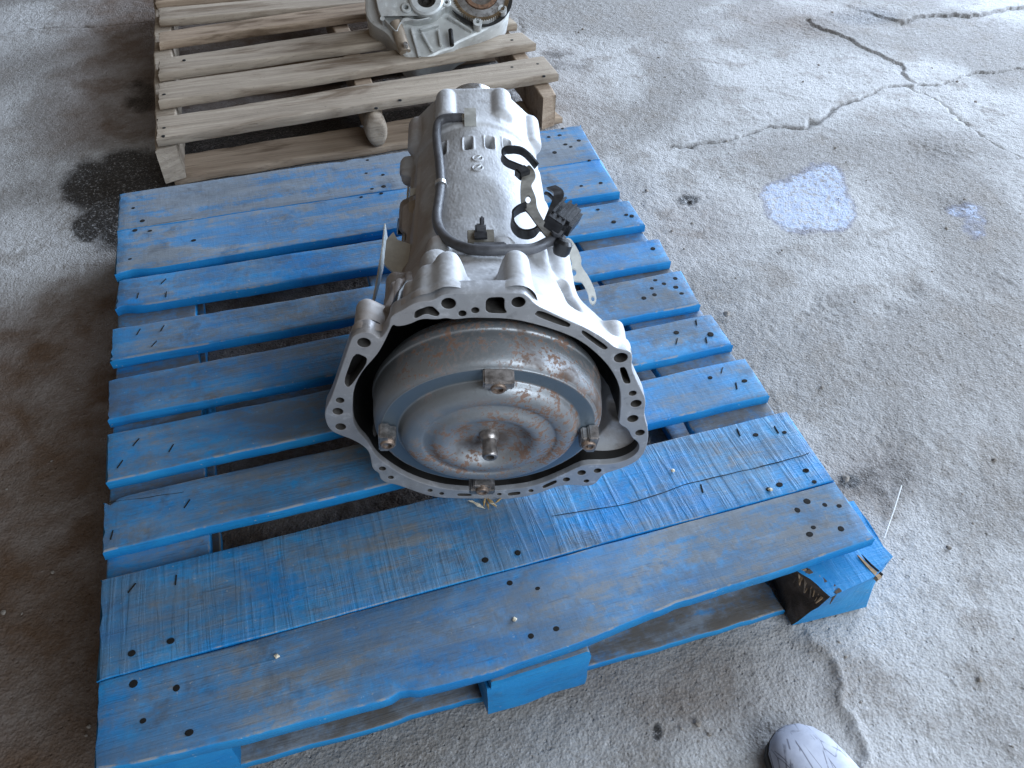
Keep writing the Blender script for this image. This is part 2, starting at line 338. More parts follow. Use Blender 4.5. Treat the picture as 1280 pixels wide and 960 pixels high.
    dirt_shade = .95*sstep(.02, -.04, Xg)*sstep(1.30, 1.0, Yg+.35*np.clip(-Xg, 0, .6)) ; dirt_shade = np.maximum(dirt_shade, .8*sstep(.10, .02, Xg)*sstep(1.62, 1.8, Yg)*sstep(-.35, -.08, Xg))  # left strips mix brown dirt with the pallets' cast shadow, painted in
    dirt_shade = np.maximum(dirt_shade, .30*mask_blob([(1080, 600, 60, 60), (900, 850, 180, 60), (870, 280, 60, 40), (1000, 20, 80, 20), (690, 120, 60, 60)]))
    dirt_shade = np.maximum(dirt_shade, np.where((Xg > 0) & (Xg < 1.0) & (Yg > .02) & (Yg < 1.25), .75, 0.)); dirt_shade = np.maximum(dirt_shade, .85*sstep(.06, .12, Xg)*sstep(1.02, .9, Xg)*sstep(1.50, 1.58, Yg))  # floor below both pallets darkened in colour to paint their shade
    ox = [-14, -9, -6, -4, -2.6, -1.7, -1.1]; oy = [-14, -9, -6, -4, -2.6, -1.7, -1.0]; ex_, ey_ = [3.5, 4.2, 5.5, 7.5, 10, 14], [3.4, 4.2, 5.5, 7.5, 10, 14]
    xs = np.concatenate([ox, xd, ex_]); ys = np.concatenate([oy, yd, ey_]); NX, NY = len(xs), len(ys)
    def pad(a): return np.pad(a, ((len(oy), len(ey_)), (len(ox), len(ex_))), mode='constant')
    Z = pad(z - .003); XX, YY = np.meshgrid(xs, ys); co = np.stack([XX, YY, Z], -1).reshape(-1, 3)
    i = np.arange(NX*NY).reshape(NY, NX); q = np.stack([i[:-1, :-1], i[:-1, 1:], i[1:, 1:], i[1:, :-1]], -1).reshape(-1, 4)
    me = bpy.data.meshes.new('ground'); me.vertices.add(len(co)); me.vertices.foreach_set('co', co.astype(np.float32).ravel())
    me.loops.add(q.size); me.loops.foreach_set('vertex_index', q.astype(np.int32).ravel()); me.polygons.add(len(q)); me.polygons.foreach_set('loop_start', np.arange(0, q.size, 4, dtype=np.int32)); me.polygons.foreach_set('loop_total', np.full(len(q), 4, dtype=np.int32))
    me.update(calc_edges=True); me.shade_smooth()
    for nm, a in (('paint', paint), ('oil_shade', oil_shade), ('dirt_shade', dirt_shade), ('crackm', np.clip(crackm, 0, .9))):
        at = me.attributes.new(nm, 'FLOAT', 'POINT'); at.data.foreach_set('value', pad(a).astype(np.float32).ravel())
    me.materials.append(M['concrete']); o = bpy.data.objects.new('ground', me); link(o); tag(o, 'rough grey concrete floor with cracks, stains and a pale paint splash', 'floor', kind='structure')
build_ground()

# ------------------------------------------------------------------ boards
def board(name, corners, ztop, th, mat, parent, n=56, wob=.0016, wear=.3, saw=0., round_=.0035, seed=0, warp=.002, bites=(), grime=.25, near=None):
    """corners: far-left, far-right, near-right, near-left (x, y); lofted along its length with a worn rounded section"""
    fl, fr, nr, nl = [np.array(c[:2], float) for c in corners]; rg = random.Random(seed*977+13); ox = rg.random()*50
    prof = []   # (t across 0 near .. 1 far offset, dz)
    R = round_
    for a in range(4): prof.append(('n', R*(1-math.sin(a*math.pi/6)), -R*(1-math.cos(a*math.pi/6)) if False else -R*(1-math.cos((3-a)*math.pi/6 if False else a*math.pi/6))))
    vs = []; fs = []; rings = []
    L = np.linalg.norm(fr-fl)
    across = [0, .12, .25, .38, .5, .62, .75, .88, 1]
    for i in range(n):
        t = i/(n-1); a = nl+(nr-nl)*t; b = fl+(fr-fl)*t; w = np.linalg.norm(b-a); d = (b-a)/w
        e0 = wob*2.2*mnoise.noise((t*L*9+ox, 1.3, 0))+wob*1.2*mnoise.noise((t*L*45+ox, 5.3, 0)); e1 = wob*2.2*mnoise.noise((t*L*9+ox, 7.7, 3))+wob*mnoise.noise((t*L*45+ox, 9.3, 0))
        if near is not None: e0 += float(np.interp(t, near[0], near[1]))
        for (bt, bw, bd, sidef) in bites:
            k = max(0, 1-abs(t-bt)/bw)
            if sidef == 'n': e0 += bd*k*k
            else: e1 -= bd*k*k
        zz = ztop+warp*mnoise.noise((t*L*2.5+ox, 0, 2))
        ring = []
        def pt(off, z): p = a+d*off; ring.append((p[0], p[1], z))
        lo, hi = e0, w+e1
        zb = zz-th
        pt(lo+R*.5, zb); pt(lo, zb+R*.5); pt(lo, zz-R); pt(lo+R*.3, zz-R*.3); pt(lo+R, zz)
        for q in across[1:-1]: pt(lo+(hi-lo)*q, zz+.0007*mnoise.noise((t*L*20+ox, q*6, 1)))
        pt(hi-R, zz); pt(hi-R*.3, zz-R*.3); pt(hi, zz-R); pt(hi, zb+R*.5); pt(hi-R*.5, zb)
        # ragged, slightly eased ends
        if i in (0, n-1):
            s = 1 if i == 0 else -1; ld = (nr-nl)/np.linalg.norm(nr-nl)
            ring = [(p[0]+ld[0]*s*(.0035*(mnoise.noise((j*.9+ox, i, 4))+.4)+(.0025 if p[2] > zz-R*.5 else 0)), p[1]+ld[1]*s*.0, p[2]-(.0012 if p[2] > zz-R*.5 else 0)) for j, p in enumerate(ring)]
        rings.append(ring)
    m = len(rings[0])
    for r_ in rings: vs += r_
    for i in range(n-1):
        for j in range(m):
            k = (j+1) % m; fs.append((i*m+j, i*m+k, (i+1)*m+k, (i+1)*m+j))
    fs.append(tuple(range(m))[::-1]); fs.append(tuple((n-1)*m+j for j in range(m)))
    mb = MB(); mb.add(vs, fs); o = mb.build(name, mat, parent, smooth=True, auto=50)
    o['wear'] = wear; o['saw'] = saw; o['grime'] = grime
    return o
def rect(x0, x1, y0, y1): return [(x0, y1), (x1, y1), (x1, y0), (x0, y0)]
def block(name, c, sz, rz, mat, parent, seed=0, wob=.003, wear=0.):
    bm = bmesh.new(); bmesh.ops.create_cube(bm, size=1)
    bmesh.ops.subdivide_edges(bm, edges=bm.edges[:], cuts=7, use_grid_fill=True)
    for v in bm.verts:
        p = Vector((v.co.x*sz[0], v.co.y*sz[1], v.co.z*sz[2]))
        # ease the edges
        q = [abs(v.co[k])*2 for k in range(3)]; cnt = sum(1 for a in q if a > .99)
        if cnt >= 2:
            for k in range(3):
                if q[k] > .99: p[k] *= 1-.004/sz[k]
        nn = Vector((mnoise.noise((p*22+Vector((seed, 0, 0)))), mnoise.noise((p*22+Vector((0, seed, 9)))), 0))
        v.co = p+nn*wob
    bm.normal_update(); me = bpy.data.meshes.new(name); bm.to_mesh(me); bm.free(); me.shade_smooth(); me.set_sharp_from_angle(angle=math.radians(40)); me.materials.append(mat)
    o = bpy.data.objects.new(name, me); o.location = c; o.rotation_euler = (0, 0, rz); o['wear'] = wear; o['saw'] = 0.; o['grime'] = 0.; return link(o, parent)

# ---- blue block pallet (traced board corners, deck plane at height H)
bp = tag(empty('pallet', (0, 0, 0)), 'worn blue painted wooden block pallet under the gearbox', 'pallet')
Lp = [(148, 242.5), (144.5, 288.7), (144.5, 289.2), (142, 343), (146, 350), (142, 386), (138, 411), (136, 451), (133, 475), (132, 524), (131, 542), (130, 602), (127, 625), (125, 690), (123, 725), (119, 851), (119, 852.2), (114.5, 958)]
Rp = [(727, 156), (750.6, 198.4), (750.9, 199.0), (776, 238), (787, 249), (808, 279), (824.6, 297), (840, 325), (852, 337), (877, 379), (891, 391), (918, 429), (932, 446), (964, 493), (984, 513), (1045, 599.4), (1046, 600.8), (1096, 671)]
wears = [1.15, .88, .52, .56, .50, .46, .52, .36, .72]; saws = [.05, 0, 0, 0, 0, 0, .1, .9, 0]; grimes = [.22, .22, .3, .35, .38, .38, .34, .25, .32]
bl_boards = []
for k in range(9):
    c = [gp(*Lp[2*k], H), gp(*Rp[2*k], H), gp(*Rp[2*k+1], H), gp(*Lp[2*k+1], H)]
    bites = {8: [(.335, .014, .007, 'n'), (.35, .010, .005, 'n'), (.70, .03, .003, 'n')], 1: [(.03, .05, .008, 'n')], 2: [(.015, .03, .01, 'n')], 6: [(.01, .02, .012, 'f')], 0: [(.45, .04, .006, 'f'), (.5, .03, .005, 'f')]}.get(k, [])
    bl_boards.append(board('deck_board', c, H-.0004*(k % 3), .0205, M['blue'], bp, wear=wears[k], saw=saws[k], seed=k+1, bites=bites, n=90, wob=.0006 if k in (0, 1, 7, 8) else .0009, round_=.0018 if k in (0, 1, 7) else .0035, grime=grimes[k], near=([0, .04, .16, .29, .445, .535, .655, .745, .88, 1], [-.004, -.010, -.018, -.022, -.0285, -.025, -.014, -.0075, -.006, 0]) if k == 8 else None))
# cracks splitting two boards, shallow grooves as thin dark slivers sunk in the face
def groove(px, w, parent, z=H):
    P = [gp(u, v, z) for u, v in px]; P = catmull(P, 12); P = [(p[0], p[1]+.0022*mnoise.noise((p[0]*28, 3, 0)), z+.0003) for p in P]
    mb = MB(); mb.sweep(P, [(-w, -.003), (w, -.003), (w*.6, 0), (-w*.6, 0)], scale=lambda t: .35+.65*math.sin(math.pi*min(1, max(0, t)))**.6)
    o = mb.build('split', M['nail'], parent); return o
groove([(1012, 566), (990, 573), (930, 588), (860, 605), (790, 628), (720, 640), (690, 645)], .0005, bl_boards[7])
groove([(152, 287), (240, 273)], .0006, bl_boards[0])
groove([(136, 628), (180, 622), (230, 615)], .0004, bl_boards[6])
# stringer boards, blocks, bottom boards
zs = H-.0213
for (x0, x1, s) in ((.002, .136, 1), (.450, .582, 2), (.872, 1.014, 3)):
    # three boards running front to back below the deck
    b_ = board('stringer_board', [(-.028 if s == 2 else (.05 if s == 3 else 0), x1), (1.212, x1), (1.212, x0), (-.032 if s == 2 else (.05 if s == 3 else .004), x0)], zs, .0175, M['blue'], bp, wear=.7, seed=20+s, n=40, grime=.8)
    me = b_.data
    for v in me.vertices: v.co.x, v.co.y = v.co.y, v.co.x
    me.flip_normals()
zb0, zb1 = .0175, zs-.0179
for i, xc in enumerate((.070, .518, .945)):
    for j, yc in enumerate((.055, .60, 1.15)):
        dx, dy, rz = 0, 0, random.uniform(-.03, .03)
        if i == 1 and j == 0: dx, dy, rz = -.002, .0175, .02
        if i == 2 and j == 0: continue
        block('block', (xc+dx, yc+dy-(.045 if (i == 1 and j == 0) else 0)+.0, (zb0+zb1)/2), (.14, .105, zb1-zb0), rz, M['blue'], bp, seed=i*5+j)
# the knocked-out corner block: broken, shifted outwards, its split top showing
def broken_block():
    mb = MB(); z0, z1 = .004, H-.034
    def g(u, v, z): p = gp(u, v, z); return (p[0], p[1])
    bot = [g(990, 782, z0), (1.026, -.026), (1.062, .012), (1.058, .085), (.93, .10), (.915, .05)]
    top = [(.925, -.040), (1.000, -.030), (1.040, -.012), (1.045, .09), (.905, .10), (.900, .012)]
    n = len(bot); lev = 6; vs = []; fs = []; per = 5
    for l in range(lev+1):
        t = l/lev
        for i in range(n):
            for k in range(per):
                f = k/per; b0 = np.array(bot[i])*(1-f)+np.array(bot[(i+1) % n])*f; t0 = np.array(top[i])*(1-f)+np.array(top[(i+1) % n])*f; p = b0*(1-t)+t0*t
                j = .0022; a = mnoise.noise((p[0]*40, p[1]*40, t*5)); b = mnoise.noise((p[0]*40+9, p[1]*40, t*5)); z = z0+(z1-z0)*t
                if l == lev: z -= .006*(mnoise.noise((p[0]*30, p[1]*30, 3))+.3)
                vs.append((p[0]+a*j, p[1]+b*j, z))
    m = n*per
    for l in range(lev):
        for i in range(m): k = (i+1) % m; fs.append((l*m+i, l*m+k, (l+1)*m+k, (l+1)*m+i))
    fs.append(tuple(range(m))[::-1]); fs.append(tuple(lev*m+i for i in range(m)))
    mb.add(vs, fs); o = mb.build('broken_block', M['blue'], bp, smooth=True, auto=35); o['wear'] = .05; o['saw'] = .3; o['grime'] = .0
    o.data.materials.append(M['dark_wood'])  # left face: rot and its shadow, both put in as dark wood
    for p_ in o.data.polygons:
        if p_.normal.x < -.45 and abs(p_.normal.z) < .7: p_.material_index = 1
    # torn raw wood hanging along the broken edge, and the open split
    rg = random.Random(5)
    for k in range(16):
        f = k/15; x = .902+.026*f+rg.uniform(-.003, .003); y = .010-.046*f; L_ = rg.uniform(.012, .030); w = rg.uniform(.0022, .0055); z = H-.0365-.004*rg.random()
        d_ = Vector((-.35+rg.uniform(-.3, .3), -.25+rg.uniform(-.3, .2), -.9)).normalized(); st_ = Vector((x+.006, y, z))
        m_ = MB(); m_.sweep([st_+Vector((.008, .002, .001)), st_, st_+d_*L_*.5, st_+d_*L_], [(-w, -w*.5), (w, -w*.5), (w*.8, w*.5), (-w*.7, w*.6)], scale=lambda t: 1.-.85*t); m_.build('splinter', M['split_wood' if k % 3 else 'dark_wood'], o)
    for (x, y, w, L_, mt, dz) in ((1.000, -.014, .0055, .040, 'split_wood', .0), (1.0055, -.013, .0022, .036, 'nail', .0006)):
        m_ = MB(); m_.sweep([(x-.004, y+L_*.5, H-.0345+dz), (x, y, H-.0350+dz), (x+.006, y-L_*.5, H-.0365+dz)], [(-w, -.006), (w, -.006), (w*.7, .0), (-w*.7, .0)], scale=lambda t: .15+.85*t); m_.build('splinter', M[mt], o)
    return o
broken_block()
for (x0, x1, y0, y1, s) in ((.012, 1.0, .004, .11, 1), (.01, 1.0, .55, .66, 2), (.01, 1.0, 1.10, 1.21, 3)):
    if s == 1: c = [gp(300, 920, .017), gp(985, 735, .017), gp(985, 768, .017), gp(300, 948, .017)]; c = [(.004, .118), (.90, .10), (.905, -.002), (.002, .006)]
    else: c = rect(x0, x1, y0, y1)
    board('bottom_board', c, .0172, .0150, M['blue'], bp, wear=1.05, seed=40+s, n=50, wob=.002, grime=1.)
for (x0, x1, s) in ((.004, .13, 1), (.884, 1.01, 3)):
    for (ya, yb) in ((.122, .545), (.665, 1.095)):
        b_ = board('bottom_board', [(ya, x1), (yb, x1), (yb, x0), (ya, x0)], .0170, .0150, M['blue'], bp, wear=.9, seed=50+s, n=24, grime=.9)
        for v in b_.data.vertices: v.co.x, v.co.y = v.co.y, v.co.x
        b_.data.flip_normals()
# nails
nm = MB(); nm.lathe([(.0043, -.002), (.0043, .0003), (.0034, .0005), (.0003, .0005)], axis=(0, 0, 1), n=10); nail0 = nm.build('nail', M['nail'], bl_boards[0]); nail_mesh = nail0.data; bpy.data.objects.remove(nail0)
tk = MB(); tk.box((0, 0, 0), (.015, .0013, .0014)); st0 = tk.build('staple', M['nail'], bl_boards[0]); staple_mesh = st0.data; bpy.data.objects.remove(st0)
def crop(px, x0, y0, s): return [(x0+a*s, y0+b*s) for a, b in px]
nails = crop([(470, 35), (515, 97), (325, 112), (265, 138), (475, 203), (422, 250), (572, 222), (650, 228), (510, 345), (490, 382), (660, 352)], 900, 580, .2292)
nails += crop([(283, 348), (355, 362), (338, 485), (403, 466), (220, 289), (304, 270)], 500, 560, .4844)
nails += crop([(403, 75), (230, 130), (237, 265), (428, 284), (280, 430), (485, 482)], 100, 780, .28125)
nails += crop([(125, 97), (160, 112), (205, 90), (112, 130), (80, 168), (122, 155), (207, 125), (230, 150), (210, 305), (347, 312), (345, 487), (482, 500), (527, 715), (642, 705), (728, 858)], 780, 320, .3125)
nails += crop([(207, 100), (190, 140), (125, 150), (305, 172), (225, 195), (257, 210), (160, 243), (212, 315), (368, 290), (320, 443), (437, 425), (420, 583), (590, 615), (623, 622), (515, 657), (750, 820)], 660, 140, .20833)
nails += crop([(213, 257), (250, 308), (220, 345), (280, 347), (455, 385), (200, 460), (1150, 65), (1145, 117), (1212, 123), (1168, 180), (1215, 170), (1125, 212), (1205, 197)], 100, 180, .3125)
def which(p):
    for k in range(9):
        t = np.clip(p[0]/1.016, 0, 1); yf = gp(*Lp[2*k], H)[1]*(1-t)+gp(*Rp[2*k], H)[1]*t; yn = gp(*Lp[2*k+1], H)[1]*(1-t)+gp(*Rp[2*k+1], H)[1]*t
        if yn <= p[1] <= yf: return k
for (u, v) in nails:
    p = gp(u, v, H); k = which(p)
    if k is None: continue
    o = bpy.data.objects.new('nail', nail_mesh); o.location = (p[0], p[1], H+.0003-.0004*(k % 3)); s = random.uniform(.8, 1.25); o.scale = (s, s*random.uniform(.75, 1.1), 1); link(o, bl_boards[k])
staples = crop([(335, 548), (232, 605), (345, 600), (330, 738), (235, 752), (297, 800)], 100, 180, .3125) + crop([(140, 145), (228, 160), (100, 200), (80, 378), (268, 300), (130, 510), (240, 490)], 100, 480, .5) + crop([(290, 265), (212, 340), (330, 335), (392, 458), (450, 520), (610, 695), (458, 705), (312, 930)], 780, 320, .3125)
for (u, v) in staples:
    p = gp(u, v, H); k = which(p)
    if k is None: continue
    o = bpy.data.objects.new('staple', staple_mesh); o.location = (p[0], p[1], H+.0006-.0004*(k % 3)); o.rotation_euler = (0, 0, random.uniform(.9, 1.5)); link(o, bl_boards[k])

# ---- bare wood pallet behind it
H2 = .138
wp = tag(empty('pallet', (.06, 1.40, 0)), 'bare weathered grey-brown wooden pallet carrying the pale transaxle', 'pallet')
def at2(u, v, z): p = gp(u, v, z); return (p[0]-.06, p[1]-1.40)
tr = [((195, 147), (680, 69), (699, 91), (193.5, 173)), ((197, 103), (652, 39), (671, 53), (196, 127)), ((197, 72), (627, 10), (647, 28), (196, 91)), ((197, 39), (620, -22), (632, -8), (197, 52))]
tops = []
for k, (a, b, c, d) in enumerate(tr):
    tops.append([at2(*a, H2), at2(*b, H2), at2(*c, H2), at2(*d, H2)])
y_ = [.66, .80, .94]
lst = tops[:]
a = at2(197, 23, H2); b = at2(196, 8, H2); lst.append([(b[0], b[1]), (1.02, b[1]-.06), (1.02, a[1]-.06), (a[0], a[1])])
last = b[1]
for k in range(2): lst.append([(.015, last+.15+k*.15), (1.02, last+.09+k*.15), (1.02, last-.01+k*.15), (.012, last+.05+k*.15)])
wmats = ['grey_wood', 'grey_wood', 'grey_wood', 'tan_wood', 'grey_wood', 'tan_wood', 'grey_wood']
pal2 = []
for k, c in enumerate(lst):
    pal2.append(board('deck_board', c, H2-.0006*k, .0235, M[wmats[k]], wp, seed=60+k, wob=.0012, n=60, round_=.004))
ymax = last+.30
for i, (xa, xb) in enumerate(((.004, .052), (.500, .548), (.950, .992))):
    b_ = board('stringer', [(.10 if i == 1 else .035, xb), (ymax, xb), (ymax, xa), (.10 if i == 1 else .02, xa)], H2-.0275, .086, M['grey_wood' if i == 0 else 'tan_wood'], wp, seed=70+i, n=40, wob=.002)
    for v in b_.data.vertices:
        x, y = v.co.x, v.co.y; v.co.x, v.co.y = y, x-.03*(y-.5)*0
    b_.data.flip_normals()
lb = [at2(228, 192, .022), at2(690, 112, .022), at2(700, 150, .022), at2(229, 226, .022)]
board('bottom_board', [(.0, .155), (1.01, .20), (1.03, .075), (.02, .045)], .0225, .019, M['tan_wood'], wp, seed=80, n=50, wob=.003)
board('bottom_board', rect(.0, 1.0, .5, .62), .0225, .019, M['tan_wood'], wp, seed=81, n=30)
# rounded broken stub of the middle runner
nm2 = MB(); nm2.lathe([(.004, -.010), (.017, -.014), (.025, -.008), (.028, .004), (.028, .07)], c=(.522, .052, .0), axis=(0, 1, 0), n=20); nm2.v = [(x, y, .070+z*1.6) for x, y, z in nm2.v]; o = nm2.build('runner_end', M['grey_wood'], wp, smooth=True)
for (u, v) in [(205, 160), (204, 170), (452, 158), (500, 125), (560, 112), (470, 135), (640, 84), (672, 80), (680, 95), (205, 118), (480, 100), (640, 50), (230, 75)]:
    p = gp(u, v, H2); o = bpy.data.objects.new('nail', nail_mesh); o.location = (p[0]-.06, p[1]-1.40, H2+.0002); link(o, wp)

# ------------------------------------------------------------------ the gearbox
GY, GT = math.radians(14), math.radians(4)
O = np.array([0.51556, 0.20672, 0.19479+H])
gX = np.array([math.cos(GY), -math.sin(GY), 0]); gA = np.array([math.sin(GY)*math.cos(GT), math.cos(GY)*math.cos(GT), math.sin(GT)]); gZ = np.cross(gX, gA)
gb = tag(empty('gearbox', tuple(O), (GT, 0, -GY)), 'silver automatic gearbox with rusty torque converter on the blue pallet', 'gearbox')
def fl(u, v, s=0.):                       # pixel -> (x, z) on the gearbox plane at depth s
    p = onplane(u, v, O+gA*s, gA)-O; return (p @ gX, p @ gZ)
def lz(u, v, z):                          # pixel -> local point at local height z
    p = onplane(u, v, O+gZ*z, gZ)-O; return (p @ gX, p @ gA, z)
def lx(u, v, x):
    p = onplane(u, v, O+gX*x, gX)-O; return (x, p @ gA, p @ gZ)
outer_px = [(487.7, 395), (503, 388), (513.5, 381), (523.8, 377), (541, 376), (551, 369), (565, 366.6), (600, 366), (651.6, 365.8), (660, 370), (668.8, 380.4), (686, 389), (711.7, 401), (730.6, 408.8), (754.7, 422.5), (768.5, 434.6), (778.8, 437), (787.4, 438.8), (791, 445.7), (789, 460), (796, 475.8), (801, 486), (808, 500.6), (804.6, 519.5), (810.6, 536.7), (809.7, 555.6), (802.9, 571), (789, 581.4), (763.3, 590), (753, 593.5), (746, 603.8), (737.5, 608), (723.8, 607), (710, 606), (696.3, 608), (668.8, 619), (639.5, 623.5), (615.5, 625.5), (606.3, 623.5), (571.9, 623.5), (542.7, 621.8), (520, 615), (496.3, 606), (482.5, 603.8), (474.8, 598.6), (474, 591.7), (465.3, 586.6), (462.7, 569.4), (458.4, 560.8), (443, 550.5), (425.8, 544.5), (413.8, 539), (407.7, 529.8), (405, 514.4), (412.9, 500), (420.6, 477.5), (434.4, 436), (437, 429), (440.4, 420), (456.7, 414), (467, 417.4), (474, 424), (480, 418), (486, 408)]
inner_px = [(474, 439.7), (468.8, 446.6), (451.6, 465.5), (442, 486), (440.4, 505), (441, 526.4), (448, 540), (460, 552), (468.8, 569.4), (486, 583), (511.7, 598.6), (546, 609.8), (572, 613), (606, 614.8), (651.6, 610.6), (674, 605.5), (703, 593.5), (720, 585), (732, 580.5), (761.6, 580.5), (782, 576), (797.7, 566), (799.4, 554), (789, 547), (785.6, 536.7), (772.9, 529.9), (774.5, 523), (776, 502), (775, 486), (768.5, 469), (754.7, 450), (729, 427.7), (703, 415.6), (668.8, 405), (637.8, 398.4), (600, 397.6), (585.6, 397.6), (566.7, 400), (558, 397.6), (546, 400), (527, 398.4), (511.7, 406), (496, 408.8), (491, 405.5), (486, 416), (480, 429)]
holes = [(455, 428.5, 8.2), (560.7, 379.5, 9), (578, 392, 4.8), (594, 388, 4.8), (648, 377.8, 8.5), (776, 447.4, 8.4), (790.8, 491.8, 4.6), (795, 504.6, 6.6), (791, 523.5, 6.6), (800, 541, 5.6), (425, 500.6, 5), (422.3, 514.4, 6.4), (425.8, 533.6, 6.4), (478, 586, 4.2), (488.5, 597, 3.4), (537.5, 613.3, 3.0), (552, 617.2, 2.8), (624, 618, 2.6), (663.6, 613.6, 3.0), (708, 599.6, 4.2), (727, 591, 5), (747, 588.5, 4.5), (733, 601.5, 3.2)]
pockets = [[(443, 440.5), (462, 449), (436, 486), (429.5, 477.5)], [(518.6, 389), (539.2, 382), (550, 392), (546, 396), (532, 391.6), (518, 399)], [(607.7, 372.5), (630.6, 371.5), (630, 384.7), (634, 392), (607, 391)], [(674, 387.5), (714, 405), (710, 410), (667, 394)], [(728, 412), (761, 434.5), (754.7, 438), (727, 417.5)], [(774, 460), (781.5, 459), (789, 479.5), (780, 479.5)], [(678, 607.6), (695, 600), (696, 603.5), (679, 611)], [(635, 616.5), (650, 614.6), (650, 618.4), (635, 620)], [(572, 617), (589, 617.5), (589, 620.3), (572, 620.3)]]
outer = chaikin([fl(*p) for p in outer_px], 2); inner = chaikin([fl(*p) for p in inner_px], 2)
def curve_plate(loops, half, bevel):
    cu = bpy.data.curves.new('tmp', 'CURVE'); cu.dimensions = '2D'; cu.fill_mode = 'BOTH'; cu.extrude = half; cu.bevel_depth = bevel; cu.bevel_resolution = 1; cu.offset = -bevel
    for lp in loops:
        sp = cu.splines.new('POLY'); sp.points.add(len(lp)-1)
        for i, p in enumerate(lp): sp.points[i].co = (p[0], p[1], 0, 1)
        sp.use_cyclic_u = True
    o = bpy.data.objects.new('tmp', cu); COL.objects.link(o); bpy.context.view_layer.update()
    me = bpy.data.meshes.new_from_object(o.evaluated_get(bpy.context.evaluated_depsgraph_get())); bpy.data.objects.remove(o)
    vs = [(v.co.x, v.co.z, v.co.y) for v in me.vertices]; fs = [tuple(p.vertices) for p in me.polygons]; return vs, fs
loops = [outer, inner]
for u, v, r in holes:
    c = fl(u, v); rr = abs(fl(u+r, v)[0]-c[0]); loops.append([(c[0]+rr*math.cos(i*math.pi/10), c[1]+rr*1.02*math.sin(i*math.pi/10)) for i in range(20)])
for pk in pockets: loops.append(chaikin([fl(*p) for p in pk], 2, .18))
vs, fs = curve_plate(loops, .009, .0011)
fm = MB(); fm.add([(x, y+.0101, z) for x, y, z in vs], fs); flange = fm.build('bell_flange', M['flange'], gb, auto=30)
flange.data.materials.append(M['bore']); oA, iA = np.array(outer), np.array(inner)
def pdist(p, A_):
    B_ = np.roll(A_, -1, 0); d_ = B_-A_; t_ = np.clip(((p-A_)*d_).sum(1)/(d_*d_).sum(1), 0, 1); return np.hypot(*(A_+d_*t_[:, None]-p).T).min()
for p_ in flange.data.polygons:                     # painted shade, with some grime, inside the bolt holes and pockets
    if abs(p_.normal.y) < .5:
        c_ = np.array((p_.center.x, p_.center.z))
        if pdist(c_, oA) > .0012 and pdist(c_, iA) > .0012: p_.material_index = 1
vs, fs = curve_plate([[p*.972 for p in outer], inner], .0015, 0.); sc = []
fm = MB(); fm.add([(x, y+.0215, z) for x, y, z in vs], fs); fm.build('flange_web', M['pocket'], gb)  # near-black floor paints the depth shade of holes and pockets
# near-black cavity behind the flange
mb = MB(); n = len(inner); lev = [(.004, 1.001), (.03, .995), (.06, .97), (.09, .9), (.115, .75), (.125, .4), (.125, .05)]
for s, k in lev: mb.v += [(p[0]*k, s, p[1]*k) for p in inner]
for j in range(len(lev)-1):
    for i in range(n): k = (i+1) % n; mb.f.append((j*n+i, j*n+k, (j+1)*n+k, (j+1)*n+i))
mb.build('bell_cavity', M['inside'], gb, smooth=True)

# housing: radial surface r(theta, s) with cast bosses, ribs and slots blended in
NT_, NS = 620, 330
th = np.linspace(0, 2*math.pi, NT_, endpoint=False); sv = np.linspace(.008, .598, NS)
TH, S = np.meshgrid(th, sv)
op = np.array(outer); ang = np.unwrap(np.arctan2(op[:, 1], op[:, 0])); rad = np.hypot(op[:, 0], op[:, 1]); oa = np.mod(ang, 2*math.pi); od = np.argsort(oa)
ro = np.interp(th, np.concatenate([oa[od]-2*math.pi, oa[od], oa[od]+2*math.pi]), np.concatenate([rad[od]]*3))
kern = np.exp(-np.linspace(-2, 2, 9)**2); kern /= kern.sum()
ro_s = np.convolve(np.concatenate([ro[-4:], ro, ro[:4]]), kern, 'valid')
CT, ST = np.cos(TH), np.sin(TH)
def circ(cx, cz, rho):
    b = cx*CT+cz*ST; d = rho**2-(cx*cx+cz*cz-b*b); return np.where((d > 0) & (b > 0), b+np.sqrt(np.maximum(d, 0)), 0.)
RO = np.broadcast_to(ro_s, TH.shape)
case = np.interp(S, [0, .15, .20, .26, .40, .50, .53, .56, .60], [.128, .126, .116, .104, .101, .099, .096, .097, .099])
case = case*(1+.0*TH)
# squarer lower half (sump side)
low = np.clip(-ST, 0, 1); case = case+.028*low**2*sstep(.1, .2, S)*sstep(.56, .48, S)
t_ = sstep(.012, .175, S)*.55+.45*np.clip((S-.012)/.17, 0, 1)
shell = np.minimum(RO-.006, .178+.012*np.exp(-((TH-math.radians(40))/.5)**2))
R = shell*(1-t_)+case*t_
lip = (RO-.0012)*sstep(.032, .020, S); R = smax(R, lip, .005)
def boss(cx, cz, rho, s0, s1, taper=.0, k=.010):
    global R
    rr = np.clip(rho-taper*(S-s0), .004, 1); e = np.clip((s1-S)/(rho*.9), 0, 1); e2 = np.clip((S-s0)/(rho*.6), 0, 1) if s0 > .03 else 1.
    rr = rr*np.sqrt(1-(1-e)**2)*(np.sqrt(1-(1-e2)**2) if s0 > .03 else 1.)
    b = circ(cx, cz, 1e-6+rr); R = np.where(b > 0, smax(R, np.where(b > 0, b, R-.05), k), R)
for (u, v, r) in holes:
    if r < 5.5: continue
    c = fl(u, v); L_ = .055
    if abs(u-455) < 2: boss(c[0]+.002, c[1]-.001, .0150, 0, .066)
    elif v < 385: boss(c[0], c[1]-.004, .0205, 0, .082, .05)
    elif abs(u-776) < 2: boss(c[0]-.002, c[1]-.002, .0130, 0, .06)
    else: boss(c[0]*.985, c[1]*.985, .0110, 0, .05)
boss(*(lambda p: (p[0], p[1]-.006))(fl(535, 385)), .018, 0, .07, .05)
